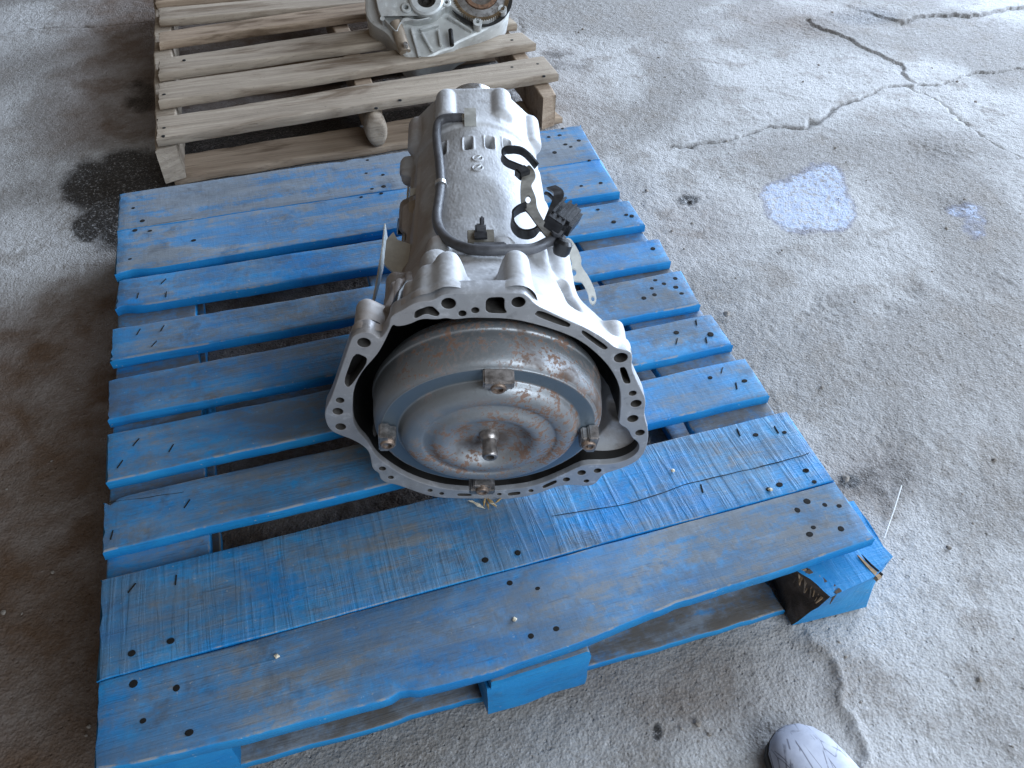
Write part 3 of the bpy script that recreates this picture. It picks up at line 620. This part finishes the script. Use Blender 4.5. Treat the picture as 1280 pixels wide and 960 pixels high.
p = fl(520, 390); boss(p[0]-.004, p[1]-.012, .015, 0, .06, .05)
boss(-.055, .118, .021, .075, .165, 0); boss(-.052, .103, .019, .15, .212, 0)
boss(-.098, .085, .018, .045, .15, 0); boss(-.11, .055, .016, .06, .20, 0)
boss(.030, .106, .015, .10, .205, 0); boss(.072, .098, .016, .10, .20, 0); boss(.008, .175, .006, .0, .036, 0)
boss(.10, .075, .02, .10, .24, 0)
# sump flange ledge, side bosses on the left
boss(-.100, -.055, .020, .10, .50, 0); boss(.100, -.055, .020, .10, .50, 0)
boss(-.108, -.03, .017, .40, .475, 0); boss(-.104, .012, .015, .47, .53, 0); boss(-.094, .02, .014, .33, .40, 0)
boss(.098, .0, .014, .3, .42, 0)
# ring step before the tail and the tail bosses
R = R+.0035*sstep(.488, .494, S)*sstep(.596, .590, S)*(ST > -.8)
for cx in (-.043, .044): boss(cx, .088, .0175, .515, .60, 0, .005)
oct_ = .0965/np.cos(np.mod(TH+math.pi/8, math.pi/4)-math.pi/8); R = smax(R, oct_*sstep(.497, .506, S), .007)
boss(.092, .040, .016, .51, .60, 0, .006); boss(-.092, .040, .016, .51, .60, 0, .006)
# end flange
R = smax(R, (oct_+.006)*sstep(.582, .586, S), .002)
R = R-.012*sstep(.594, .602, S)
# slots
for (u, v, hw) in [(553, 186, 9), (585, 179, 8), (612, 178, 8), (634, 181, 7.5)]:
    for it in range(1):
        z = .094; q = lz(u, v, z)
        for _ in range(4): z = math.sqrt(max(.0001, .1005**2-q[0]**2)); q = lz(u, v, z)
    a0 = math.atan2(q[2], q[0]); da = np.abs((TH-a0))*.1005; ds = np.abs(S-q[1])
    R = R-.024*sstep(.0062, .0050, da)*sstep(.0150, .0130, ds)
    R = R+.0018*sstep(.0105, .0085, da)*sstep(.0185, .0165, ds)*(1-sstep(.0064, .005, da)*sstep(.0152, .0135, ds))
# groove on the right shoulder of the bell
p0 = np.array(lz(719, 380, .135)); p1 = np.array(lz(705, 342, .115))
Xc, Zc = R*CT, R*ST
dv = p1-p0; tt = np.clip(((Xc-p0[0])*dv[0]+(S-p0[1])*dv[1])/(dv[0]**2+dv[1]**2), 0, 1); dd = np.hypot(Xc-p0[0]-tt*dv[0], S-p0[1]-tt*dv[1])
R = R-.014*sstep(.009, .005, dd)*(ST > 0)
# long casting ribs along the sides
for a_, h_ in ((math.radians(168), .006), (math.radians(12), .006), (math.radians(150), .004)):
    R = R+h_*np.exp(-((TH-a_)*.1/.0035)**2)*sstep(.22, .25, S)*sstep(.5, .47, S)
# light smoothing = cast fillets
for _ in range(2): R[1:-1] = .25*R[:-2]+.5*R[1:-1]+.25*R[2:]; R = .25*np.roll(R, 1, 1)+.5*R+.25*np.roll(R, -1, 1)
R = R+.00012*fft_noise(NS, NT_, .8, .02, .5, 21)
co = np.stack([R*CT, S, R*ST], -1).reshape(-1, 3)
i = np.arange(NS*NT_).reshape(NS, NT_); j = np.roll(i, -1, 1); q = np.stack([i[:-1], i[1:], j[1:], j[:-1]], -1).reshape(-1, 4)
vs = co.tolist()+[(0, .598, 0)]; cidx = len(vs)-1; fs = q.tolist()+[(int(i[-1, k]), cidx, int(j[-1, k])) for k in range(NT_)]
me = bpy.data.meshes.new('housing'); me.from_pydata(vs, [], fs); me.update(); me.shade_smooth(); me.materials.append(M['cast'])
bm = bmesh.new(); bm.from_mesh(me); bmesh.ops.recalc_face_normals(bm, faces=bm.faces); bm.to_mesh(me); bm.free()
housing = link(bpy.data.objects.new('housing', me), gb)
def rtop(x, s):                       # height of the housing top at local (x, s)
    si = int(np.clip(np.searchsorted(sv, s), 0, NS-1)); row = R[si]; m = ST[si] > .05; xs_ = (row*CT[si])[m]; zs_ = (row*ST[si])[m]; o_ = np.argsort(xs_); return float(np.interp(x, xs_[o_], zs_[o_]))
def lsurf(u, v, dz=0.):               # pixel -> local point on the housing's upper surface (+dz)
    z = .11
    for _ in range(12): q = lz(u, v, z); z = .5*z+.5*(rtop(q[0], q[1])+dz)
    return np.array(lz(u, v, z))
# sump pan, tail
mb = MB(); mb.box((0, .31, -.165), (.225, .36, .078)); mb.build('oil_pan', M['darksteel'], gb, bevel=.012, smooth=True)
mb = MB(); mb.box((0, .31, -.125), (.262, .40, .006)); mb.build('pan_rail', M['tan_metal'], gb, bevel=.002)
mb = MB(); mb.lathe([(.045, .0), (.047, .004), (.047, .03), (.030, .034), (.030, .05), (.022, .055)], c=(0, .599, .045), n=36); mb.build('output_flange', M['bright'], gb, smooth=True, auto=40)
# torque converter (a little unseated, nose drooping)
cv = MB(); prof = [(.0, .0165), (.012, .0165), (.028, .0160), (.040, .0135), (.0465, .008), (.052, .003), (.058, .0008), (.065, .0016), (.072, .0052), (.079, .0070), (.083, .0050), (.090, .0042), (.098, .0062), (.1045, .0115), (.1075, .0175), (.1090, .0205), (.112, .0208), (.128, .0212), (.1305, .0222), (.1345, .0252), (.1375, .0305), (.1395, .040), (.1405, .056), (.1405, .066), (.142, .069), (.142, .076), (.139, .082), (.126, .10), (.09, .118), (.03, .125)]
def resample(pr, k=3):
    P = catmull(pr, k); return [(max(0., float(p[0])), float(p[1])) for p in P]
pr = resample(prof, 4); NC = 144
vs = [(r*math.cos(2*math.pi*k/NC), h, r*math.sin(2*math.pi*k/NC)) for r, h in pr for k in range(NC)]
fs = [(a*NC+k, (a+1)*NC+k, (a+1)*NC+(k+1) % NC, a*NC+(k+1) % NC) for a in range(len(pr)-1) for k in range(NC)]
DRO = Matrix.Rotation(math.radians(6.5), 4, 'X'); CC = Vector((.003, -.0475, -.0005))
def conv(p): q = DRO @ Vector(p); return tuple(q+CC)
cv.add([conv(p) for p in vs], fs); tc = cv.build('torque_converter', M['steel'], gb, smooth=True)
rv = [r for r, h in pr for k in range(NC)]; hv = [h for r, h in pr for k in range(NC)]
at = tc.data.attributes.new('ring', 'FLOAT', 'POINT'); at.data.foreach_set('value', np.array([1. if (.1105 < r < .1285 and h < .03) else 0. for r, h in zip(rv, hv)], np.float32))
at = tc.data.attributes.new('shoulder', 'FLOAT', 'POINT'); at.data.foreach_set('value', np.array([1. if (h > .024 or r < .05) else 0. for r, h in zip(rv, hv)], np.float32))
mb = MB(); mb.lathe([(.0125, .017), (.0120, .012), (.0105, .008), (.0088, .006), (.0088, -.006), (.0095, -.008), (.0095, -.014), (.0082, -.016), (.0052, -.016), (.0050, -.004), (.0, -.004)], n=28, cap=False); mb.v = [conv(p) for p in mb.v]; mb.build('pilot', M['lug'], tc, auto=40)
for k, a in enumerate((85.3, 175.3, 265.3, 355.3)):
    a = math.radians(a); c = Vector((math.cos(a)*.1215, 0, math.sin(a)*.1215)); Rm = Matrix.Rotation(-(a-math.pi/2), 4, 'Y')
    up = Matrix.Rotation(0, 4, 'Y')
    mb = MB(); tmp = MB()
    tmp.box((0, .011, .004), (.034, .020, .013)); tmp.box((0, .0125, -.004), (.024, .018, .012))
    mb.add([conv(Vector(Rm @ Vector(p))+c) for p in tmp.v], tmp.f); lg = mb.build('lug', M['lug'], tc, bevel=.0018, smooth=True, auto=50)
    mb = MB(); mb.lathe([(.0088, .012), (.0088, .0005), (.0078, -.001), (.0054, -.001), (.0054, .006)], n=22, cap=False); mb.lathe([(.0, .0055), (.0054, .0055)], n=22, cap=False)
    mb.v = [conv(Vector(p)+c) for p in mb.v]; mb.build('lug_nut', M['nut'], lg, auto=40)

# breather hose / cable over the top
hp = [(578, 147, .004), (566, 147, .010), (553, 149, .012), (547, 157, .010), (546, 175, .007), (549, 200, .008), (551, 230, .008), (548, 255, .008), (546, 272, .008), (550, 288, .009), (562, 301, .012), (582, 310, .014), (605, 313, .016), (640, 312, .016), (665, 311, .02), (684, 303, .026), (696, 295, .03)]
path = [lsurf(u, v, dz) for u, v, dz in hp]
# keep the run smooth in height
zz = np.array([p[2] for p in path]); 
for _ in range(3): zz[1:-1] = .25*zz[:-2]+.5*zz[1:-1]+.25*zz[2:]
path = [lz(u, v, z) for (u, v, _), z in zip(hp, zz)]
mb = MB(); mb.tube(catmull(path, 8), .0068, 16); hose = mb.build('breather_hose', M['rubber'], gb, smooth=True)
c0 = Vector(path[0]); mb = MB(); mb.tube([Vector(path[1])*.6+c0*.4, c0+Vector((.004, 0, 0))], .0062); mb.box((c0.x+.012, c0.y-.004, c0.z+.003), (.018, .026, .016)); mb.build('hose_fitting', M['bracket'], gb, smooth=True, auto=40)
p = Vector(lz(551, 231, zz[6])); mb = MB(); mb.lathe([(.0088, -.004), (.0088, .004)], c=p, axis=Vector(path[7])-Vector(path[5]), n=18); mb.build('hose_clip', M['bright'], gb, auto=40)
# cable clip on top
c0 = Vector(lsurf(601, 297, .008)); mb = MB(); mb.box(c0, (.034, .026, .006)); mb.build('clip_plate', M['dull'], gb, bevel=.001); mb = MB(); mb.box(c0+Vector((0, .010, .006)), (.014, .008, .014)); mb.box(c0+Vector((.002, .012, .016)), (.006, .006, .016)); mb.box(c0+Vector((.010, -.030, .004)), (.042, .016, .016)); mb.build('cable_clip', M['rubber'], gb, bevel=.002, auto=40)
mb = MB(); mb.box(c0+Vector((0, -.004, .0065)), (.016, .012, .003)); mb.build('cable_clip_hole', M['black'], gb)
# plug on the right
c0 = Vector(lz(707, 274, .15)); Rm = Matrix.Rotation(math.radians(-33), 4, 'Z') @ Matrix.Rotation(math.radians(18), 4, 'Y')
mb = MB(); mb.box(c0, (.029, .040, .028), Rm); plug = mb.build('plug', M['black'], gb, bevel=.005, smooth=True, auto=40)
mb = MB()
for k in (-1, 0, 1): mb.box(c0+Rm @ Vector((-.007+k*.008, .0, .0145)), (.0035, .036, .0035), Rm)
mb.box(c0+Rm @ Vector((-.006, -.020, .003)), (.022, .012, .021), Rm); mb.build('plug_rib', M['black'], plug, bevel=.001)
mb = MB(); q0 = Vector(path[-1]); mb.tube([q0+Vector((-.006, -.006, -.004)), q0+Vector((.004, .004, .0))], .0105, 18); mb.tube([q0, c0+Rm @ Vector((0, -.02, 0))], .0085, 16); mb.build('cable_boot', M['rubber'], plug, smooth=True, auto=50)
c1 = Vector(lz(703, 309, .125)); mb = MB(); mb.lathe([(.009, -.010), (.0115, -.005), (.0115, .006), (.008, .010)], c=c1, axis=(.3, .3, .9), n=20); mb.build('cable_clamp', M['black'], gb, smooth=True, auto=40)
# brackets and straps (flat strips)
def strip(name, pts, w, t, mat, up=(0, 0, 1), parent=gb, k=6, smooth=True):
    P = catmull(pts, k) if k else pts; mb = MB(); mb.sweep(P, [(-w/2, -t/2), (w/2, -t/2), (w/2, t/2), (-w/2, t/2)], up=up); return mb.build(name, mat, parent, smooth=smooth, auto=35)
def plate(name, px, zf, th_, mat, holes_=(), parent=gb, rd=.2):
    """sheet part traced at local height zf(u, v)"""
    lp = [lz(u, v, 0) for u, v in px]
    loops_ = [[(u, v) for u, v in chaikin(px, 2, rd)]] + [[(u+r*math.cos(a*math.pi/7), v+r*1.5*math.sin(a*math.pi/7)) for a in range(14)] for u, v, r in holes_]
    vs, fs = curve_plate([[(a/100, -b/100) for a, b in lp_] for lp_ in loops_], .5, 0)
    out_ = []
    for x, y, z in vs:
        u, v = x*100, -z*100; q = np.array(lz(u, v, zf(u, v))); out_.append((q[0], q[1], q[2]+(-th_/2 if y > 0 else th_/2)))
    mb = MB(); mb.add(out_, fs); return mb.build(name, mat, parent, auto=35)
plate('harness_bracket', [(655, 213), (661, 206), (668, 214), (670, 222), (663, 232), (670, 248), (671, 262), (684, 284), (692, 293), (684, 298), (672, 283), (660, 266), (651, 258), (650, 235), (652, 224)], lambda u, v: .118+.0002*(v-210), .003, M['dull'], [(660, 250, 3.4)])
plate('harness_bracket', [(700, 302), (712, 297), (722, 312), (727, 325), (726, 333), (736, 347), (743, 362), (746, 376), (742, 382), (737, 378), (735, 366), (728, 352), (720, 352), (712, 349), (711, 340), (716, 330), (710, 318), (701, 312)], lambda u, v: .095-.0010*(v-300), .003, M['bracket'], [(717.5, 341, 3.2), (741, 374, 2.4)])
# black open straps
def loop_strap(name, px, w, z0, dz, mat):
    P = [lsurf(u, v, 0)*0+np.array(lz(u, v, z0+d)) for (u, v), d in zip(px, dz)]; return strip(name, P, .0028, w, mat, up=(.1, -.15, .98))
loop_strap('harness_strap', [(654, 212), (644, 208), (633, 203), (628, 196), (631, 189), (640, 187), (652, 189), (662, 197), (671, 208)], .013, .108, [.008, .008, .01, .014, .02, .024, .024, .02, .012], M['black'])
loop_strap('harness_strap', [(658, 258), (648, 262), (641, 270), (641, 281), (648, 290), (658, 293), (668, 290), (676, 282)], .016, .112, [.02, .018, .012, .008, .006, .006, .01, .014], M['black'])
c0 = Vector(lz(653, 216, .122)); mb = MB(); mb.box(c0, (.018, .016, .014), Matrix.Rotation(.5, 4, 'Z')); mb.build('strap_buckle', M['black'], gb, bevel=.002)
c0 = Vector(lz(690, 268, .12)); strip('harness_strap', [c0+Vector((-.012, -.03, -.005)), c0, c0+Vector((.012, .035, .006)), c0+Vector((.004, .06, .0))], .014, .003, M['black'])
strip('wire_tail', [lz(694, 262, .11), lz(692, 250, .115), lz(686, 243, .12), lz(681, 241, .12)], .004, .003, M['black'])
# cast marks
for (u, v) in ((597, 197.5), (597, 209.5)):
    c0 = Vector(lsurf(u, v, .0006)); ring = [(c0.x+.0075*math.cos(a*math.pi/9), c0.y+.0075*math.sin(a*math.pi/9), rtop(c0.x+.0075*math.cos(a*math.pi/9), c0.y)+.0006) for a in range(19)]
    mb = MB(); mb.tube(ring, .0014, 6); mb.tube([(c0.x-.005, c0.y-.004, c0.z), (c0.x+.005, c0.y+.004, c0.z)], .0015, 6); mb.build('cast_mark', M['cast'], gb, smooth=True)
# left side brackets
for (a_, b_, r0) in (((486, 392), (500, 352), .008), ((512, 378), (512, 344), .008), ((500, 386), (493, 356), .007)):
    P_ = [lsurf(*a_, .0), lsurf((a_[0]+b_[0])/2, (a_[1]+b_[1])/2, .001), lsurf(*b_, -.002)]; mb = MB(); mb.tube(catmull(P_, 5), r0, 12, scale=lambda t: 1-.35*t); mb.build('casting_rib', M['cast'], gb, smooth=True)
for k in range(5):
    mb = MB(); mb.lathe([(.0085, -.012), (.0085, .004), (.007, .006), (.0, .006)], c=(-.122, .16+k*.075, -.117), axis=(0, 0, 1), n=6); mb.build('pan_bolt', M['darksteel'], gb)
def quadplate(name, P, t, mat):
    P = [Vector(p) for p in P]; n_ = (P[1]-P[0]).cross(P[2]-P[0]).normalized()*t/2; m = len(P)
    mb = MB(); mb.add([p+n_ for p in P]+[p-n_ for p in P], [tuple(range(m)), tuple(range(m, 2*m))[::-1]]+[(k, k+m, (k+1) % m+m, (k+1) % m) for k in range(m)]); return mb.build(name, mat, gb, bevel=.0006)
xw = -.168
quadplate('side_plate', [lx(481, 279, xw), lx(484, 300, xw), lx(478, 338, xw), lx(470, 370, xw), lx(464, 388, xw), lx(472, 345, xw), lx(478, 308, xw)], .003, M['bracket'])
plate('side_bracket', [(483, 301), (492, 291), (497, 301), (524, 310), (516, 335), (496, 345), (480, 331)], lambda u, v: .034-.0003*(v-300), .004, M['bracket'], rd=.07)
quadplate('link_bracket', [lz(511, 253, .035), lz(539, 242, .06), lz(538, 258, .055), lz(512, 269, .03)], .003, M['tan_metal'])
quadplate('link_bracket', [lx(511, 221, -.115), lx(513, 222, -.115), lx(511, 276, -.115), lx(507, 300, -.115), lx(505, 300, -.115), lx(508, 265, -.115)], .003, M['bracket'])
quadplate('link_bracket', [lx(537, 219, -.078), lx(540, 222, -.078), lx(540, 258, -.078), lx(537, 258, -.078)], .003, M['bracket'])
quadplate('link_bracket', [lz(513, 236, .045), lz(527, 234, .05), lz(524, 242, .045), lz(512, 246, .04)], .003, M['bracket'])
mb = MB(); q0 = lx(497, 283, -.135); mb.tube([q0, (q0[0]+.05, q0[1]+.004, q0[2]-.01)], .014, 16); mb.tube([(q0[0]-.004, q0[1]-.05, q0[2]-.02), (q0[0]+.03, q0[1]-.02, q0[2]-.02)], .006); mb.build('shift_shaft', M['darksteel'], gb, smooth=True, auto=40)
mb = MB(); q0 = lx(526, 255, -.105); mb.lathe([(.004, -.002), (.004, .002)], c=lz(525, 254, .05), axis=(0, -.5, .8), n=12); mb.build('bracket_hole', M['nail'], gb)

# ------------------------------------------------------------------ transaxle on the far pallet
tO = gp(548, 62, H2); tO[2] = H2
nF = np.array([-.12, -.62, .77]); nF /= np.linalg.norm(nF)
pF = gp(530, 66, H2+.02)
tx = tag(empty('transaxle', (float(tO[0]), float(tO[1]), H2)), 'pale cast transaxle with toothed ring gear on the bare wood pallet', 'transaxle')
T0 = np.array([tO[0], tO[1], H2])
eX = np.cross(np.array([0, 0, 1.]), -nF); eX = -eX/np.linalg.norm(eX); 
if eX[0] < 0: eX = -eX
eY = np.cross(nF, eX)
if eY[2] < 0: eY = -eY
def fp(u, v, d=0.): p = onplane(u, v, pF+nF*d, nF)-pF; return (p @ eX, p @ eY)
def fw(a, b, d): return tuple(pF+eX*a+eY*b+nF*d-T0)
def tplate(name, px, d0, d1, mat, iters=1, hole_list=(), parent=tx, bev=.002):
    lp = [[tuple(q) for q in chaikin([fp(*p) for p in px], iters, .2)]]
    for u, v, r in hole_list:
        c = fp(u, v); rr = abs(fp(u+r, v)[0]-c[0]); lp.append([(c[0]+rr*math.cos(a*math.pi/9), c[1]+rr*math.sin(a*math.pi/9)) for a in range(18)])
    vs, fs = curve_plate(lp, abs(d1-d0)/2-bev, bev); mb = MB(); mb.add([fw(x, z, (d0+d1)/2+y) for x, y, z in vs], fs); return mb.build(name, mat, parent, auto=35)
def tround(name, u, v, prof, mat, n=40, parent=tx, d=0., cap=True):
    c = fp(u, v); q = fw(c[0], c[1], d); mb = MB(); mb.lathe(prof, c=q, axis=tuple(nF), n=n, cap=cap); return mb.build(name, mat, parent, smooth=True, auto=35)
body = tplate('gear_case', [(462, -60), (455, -20), (455, 10), (462, 22), (482, 34), (492, 48), (502, 62), (515, 71), (522, 72), (540, 65), (553, 58), (566, 54), (572, 48), (585, 42), (605, 33), (628, 18), (640, 0), (640, -50), (600, -90), (500, -95)], -.16, -.03, M['cream'], 1, bev=.008)
tplate('case_flange', [(472, -60), (468, -10), (474, 18), (484, 28), (496, 41), (500, 30), (506, 22), (520, 26), (540, 22), (552, 12), (562, 6), (575, 16), (596, 27), (614, 26), (632, 10), (637, -10), (630, -55), (590, -85), (500, -85)], -.04, .0, M['cream'], 1, [(508, 11, 4.2), (478, 23, 2), (558, 4, 3), (533, 2, 9), (601, -8, 33)])
tround('bearing_seat', 533, 2, [(.045, -.03), (.045, .012), (.040, .016), (.026, .016), (.024, -.02)], M['cream'])
tround('bearing', 533, 2, [(.024, -.01), (.022, .004), (.014, .004), (.010, -.008), (.0, -.01)], M['darksteel'])
tround('bolt_boss', 508, 11, [(.014, -.03), (.014, .006), (.012, .008), (.0065, .008), (.006, -.02)], M['cream'])
tround('bolt_boss', 558, 4, [(.012, -.03), (.012, .004), (.010, .006), (.005, .006), (.005, -.02)], M['cream'])
# ring gear with real teeth
c = fp(601, -8); Rg = abs(fp(637, -8)[0]-c[0]); nt = 76; vs = []; fs = []
for d in (-.012, .004):
    for k in range(nt*4):
        a = 2*math.pi*k/(nt*4); r_ = Rg*(1.0 if k % 4 in (1, 2) else .945); vs.append(fw(c[0]+r_*math.cos(a), c[1]+r_*math.sin(a), d))
m = nt*4
for k in range(m): fs.append((k, (k+1) % m, m+(k+1) % m, m+k))
for d, rr in ((.004, .88), (-.012, .88)):
    for k in range(m): a = 2*math.pi*k/m; vs.append(fw(c[0]+Rg*rr*math.cos(a), c[1]+Rg*rr*math.sin(a), d))
for k in range(m): fs.append((m+k, m+(k+1) % m, 2*m+(k+1) % m, 2*m+k)); fs.append((2*m+k, 2*m+(k+1) % m, 3*m+(k+1) % m, 3*m+k))
mb = MB(); mb.add(vs, fs); mb.build('ring_gear', M['gear'], tx)
tround('gear_carrier', 601, -8, [(Rg*.885, -.01), (Rg*.885, .001), (Rg*.62, .004), (Rg*.58, -.004), (Rg*.5, -.012), (.0, -.014)], M['bright'], 60, cap=False)
tround('gear_hub', 601, -8, [(Rg*.60, -.002), (Rg*.58, .006), (Rg*.45, .006), (Rg*.44, -.008)], M['rust'], 48, cap=False)
tround('gear_shadow_gap', 601, -8, [(Rg*1.12, -.014), (Rg*.9, -.0145), (0., -.0145)], M['inside'], 60, cap=False)  # near-black disc paints the shaded gap behind the gear
for (u, v) in [(597, 28), (628, 12)]: tround('bolt_tab', u, v, [(.012, -.03), (.012, .004), (.005, .004), (.004, -.01)], M['cream'], 18)
# ribs, pin, side channel
for (a, b, w) in [((514, 30), (524, 66), .008), ((527, 36), (541, 60), .007), ((548, 32), (551, 52), .006), ((524, 33), (548, 26), .006), ((560, 16), (590, 34), .006)]:
    A_, B_ = fp(*a), fp(*b); mb = MB(); mb.sweep([fw(A_[0], A_[1], -.024), fw(B_[0], B_[1], -.028)], [(-w/2, -.02), (w/2, -.02), (w/2, .012), (-w/2, .012)], up=tuple(nF)); mb.build('rib', M['cream'], tx, bevel=.0015)
A_, B_ = fp(494, 24), fp(506, 60); mb = MB(); mb.sweep([fw(A_[0], A_[1], -.015), fw(B_[0], B_[1], -.022)], [(.016*math.cos(k*math.pi/6), .016*math.sin(k*math.pi/6)) for k in range(12)], up=tuple(nF)); mb.build('side_channel', M['tan_metal'], tx, smooth=True, auto=40)
tround('dowel_pin', 507, 57, [(.006, -.03), (.006, .010), (.005, .012), (.0, .012)], M['bright'], 14)
A_, B_ = fp(563, 36), fp(565, 54); mb = MB(); mb.sweep([fw(A_[0], A_[1], -.006), fw(B_[0], B_[1], -.012)], [(.006*math.cos(k*math.pi/6), .012*math.sin(k*math.pi/6)) for k in range(12)], up=tuple(nF)); mb.build('lug_ear', M['pocket'], tx, smooth=True)

# ------------------------------------------------------------------ shoe toe at the lower edge
sp = gp(980, 905, .034); sr = empty('shoe', (float(sp[0]), float(sp[1]), 0)); tag(sr, 'scuffed pale grey leather shoe standing on the concrete', 'shoe')
# last runs back towards the photographer
ldir = np.array([.16, -1.0]); ldir /= np.linalg.norm(ldir); rdir = np.array([-ldir[1], ldir[0]])
secs = [(a_, b_*.87, c_, d_) for a_, b_, c_, d_ in [(.0, .010, .026, .0), (.006, .026, .034, .0), (.018, .040, .041, .0), (.036, .049, .047, .001), (.06, .053, .051, .002), (.09, .054, .056, .003), (.13, .051, .068, .003), (.17, .046, .084, .002), (.21, .040, .096, .0), (.25, .035, .098, .0), (.28, .026, .094, .0), (.292, .012, .085, .0)]]
mb = MB(); ms = MB(); K = 28; vs = []; vs2 = []
for (t, hw, ht, sh) in secs:
    cx = rdir*sh+ldir*t
    for k in range(K):
        a = math.pi*k/(K-1); x = -hw*math.copysign(abs(math.cos(a))**.75, math.cos(a)); z = .016+(ht-.016)*abs(math.sin(a))**.62
        vs.append((cx[0]+rdir[0]*x, cx[1]+rdir[1]*x, z))
    for (x, z) in ((-hw-.003, .002), (hw+.003, .002), (hw+.003, .017), (-hw-.003, .017)): vs2.append((cx[0]+rdir[0]*x, cx[1]+rdir[1]*x, z))
n = len(secs)
mb.add(vs, [(i*K+k, i*K+k+1, (i+1)*K+k+1, (i+1)*K+k) for i in range(n-1) for k in range(K-1)]+[tuple(range(K)), tuple((n-1)*K+k for k in range(K))]+[(i*K, (i+1)*K, (i+1)*K+K-1, i*K+K-1) for i in range(n-1)])
mb.build('upper', M['shoe'], sr, smooth=True, auto=60)
ms.add(vs2, [(i*4+k, i*4+(k+1) % 4, (i+1)*4+(k+1) % 4, (i+1)*4+k) for i in range(n-1) for k in range(4)]+[(0, 1, 2, 3), tuple((n-1)*4+k for k in range(4))]); ms.build('sole', M['sole'], sr)

# ------------------------------------------------------------------ small litter
def litter(name, u, v, z, pts, r, mat, label, cat, group):
    p = gp(u, v, z); mb = MB(); mb.tube([(a*1., b*1., c*1.) for a, b, c in pts], r, 6); o = mb.build(name, mat); o.location = p; tag(o, label, cat, group); return o
p0, p1 = gp(1127, 607, .004), gp(1105, 673, .004); d = p1-p0
litter('twig', 1127, 607, .004, [(0, 0, 0), tuple(d*.5+np.array([.001, 0, .001])), tuple(d)], .0011, M['pale'], 'thin pale straight twig on the concrete beside the blue pallet', 'twig', None)
leafs = [(598, 632, 2.4, .022), (606, 629, 1.1, .018), (614, 629, 2.0, .026), (590, 628, 2.8, .014), (622, 627, .6, .016), (609, 633, 1.6, .016), (617, 632, 2.6, .012)]
for k, (u, v, a, l) in enumerate(leafs):
    p = gp(u, v, H+.004); mb = MB(); mb.add([(-l/2, 0, 0), (0, -l*.12, .003), (l/2, 0, .004), (0, l*.13, .0025), (0, 0, .005)], [(0, 1, 4), (1, 2, 4), (2, 3, 4), (3, 0, 4), (0, 3, 2, 1)]); o = mb.build('dry_leaf', M['leaf' if k % 3 else 'straw']); o.location = p; o.rotation_euler = (random.uniform(-.4, .4), random.uniform(-.3, .3), a)
    tag(o, 'dry curled leaf scrap under the lip of the bell housing', 'leaf', 'dry leaf scraps under the gearbox')
def pebble_mesh(name, seed, s, mat):
    bm = bmesh.new(); bmesh.ops.create_icosphere(bm, subdivisions=2, radius=s)
    for v in bm.verts: v.co *= 1+.5*mnoise.noise(v.co/s*1.1+Vector((seed, 0, 0))); v.co.z *= .65
    me = bpy.data.meshes.new(name); bm.to_mesh(me); bm.free(); me.materials.append(mat); return me
chip = pebble_mesh('wood_chip', 3, .0030, M['straw'])
for (u, v, l) in [(841, 588, 'pale crumb on the wide blue board beside a knot'), (963, 612, 'pale crumb by the nail holes of the blue pallet corner'), (643, 774, 'tiny pale chip between the nails of the front blue board'), (346, 820, 'tiny pale flake on the left of the front blue board')]:
    p = gp(u, v, H+.002); o = bpy.data.objects.new('wood_chip', chip); o.location = p; o.rotation_euler = (0, 0, random.random()*6); link(o); tag(o, l, 'chip')
pms = [pebble_mesh('pebble', k, .0045, M['stone']) for k in range(4)]
def in_pallet(p): return (-.03 < p[0] < 1.08 and -.06 < p[1] < 1.24) or (.0 < p[0] < 1.15 and p[1] > 1.38) or (abs(p[0]-sp[0]) < .08 and p[1] < sp[1]+.03)
cnt = 0
while cnt < 100:
    u, v = random.uniform(0, 1280), random.uniform(0, 960); p = gp(u, v)
    if in_pallet(p) or (u < 240 and random.random() < .7): continue
    o = bpy.data.objects.new('pebble', pms[cnt % 4]); o.location = (p[0], p[1], .0005); s = random.choice([.35, .45, .5, .6, .8, 1.0]); o.scale = (s, s*random.uniform(.7, 1.2), s); o.rotation_euler = (0, 0, random.random()*6); link(o)
    tag(o, 'small loose grey pebble lying on the concrete floor', 'pebble', 'pebbles scattered over the concrete'); cnt += 1
for (u, v, l) in [(908, 394, 'larger dark stone on the concrete beside the blue deck ends'), (1056, 600, 'dark clod against the blue pallet corner boards')]:
    p = gp(u, v); o = bpy.data.objects.new('stone', pms[1]); o.location = (p[0], p[1], .004); o.scale = (1.6, 1.5, 1.8); link(o); tag(o, l, 'stone')
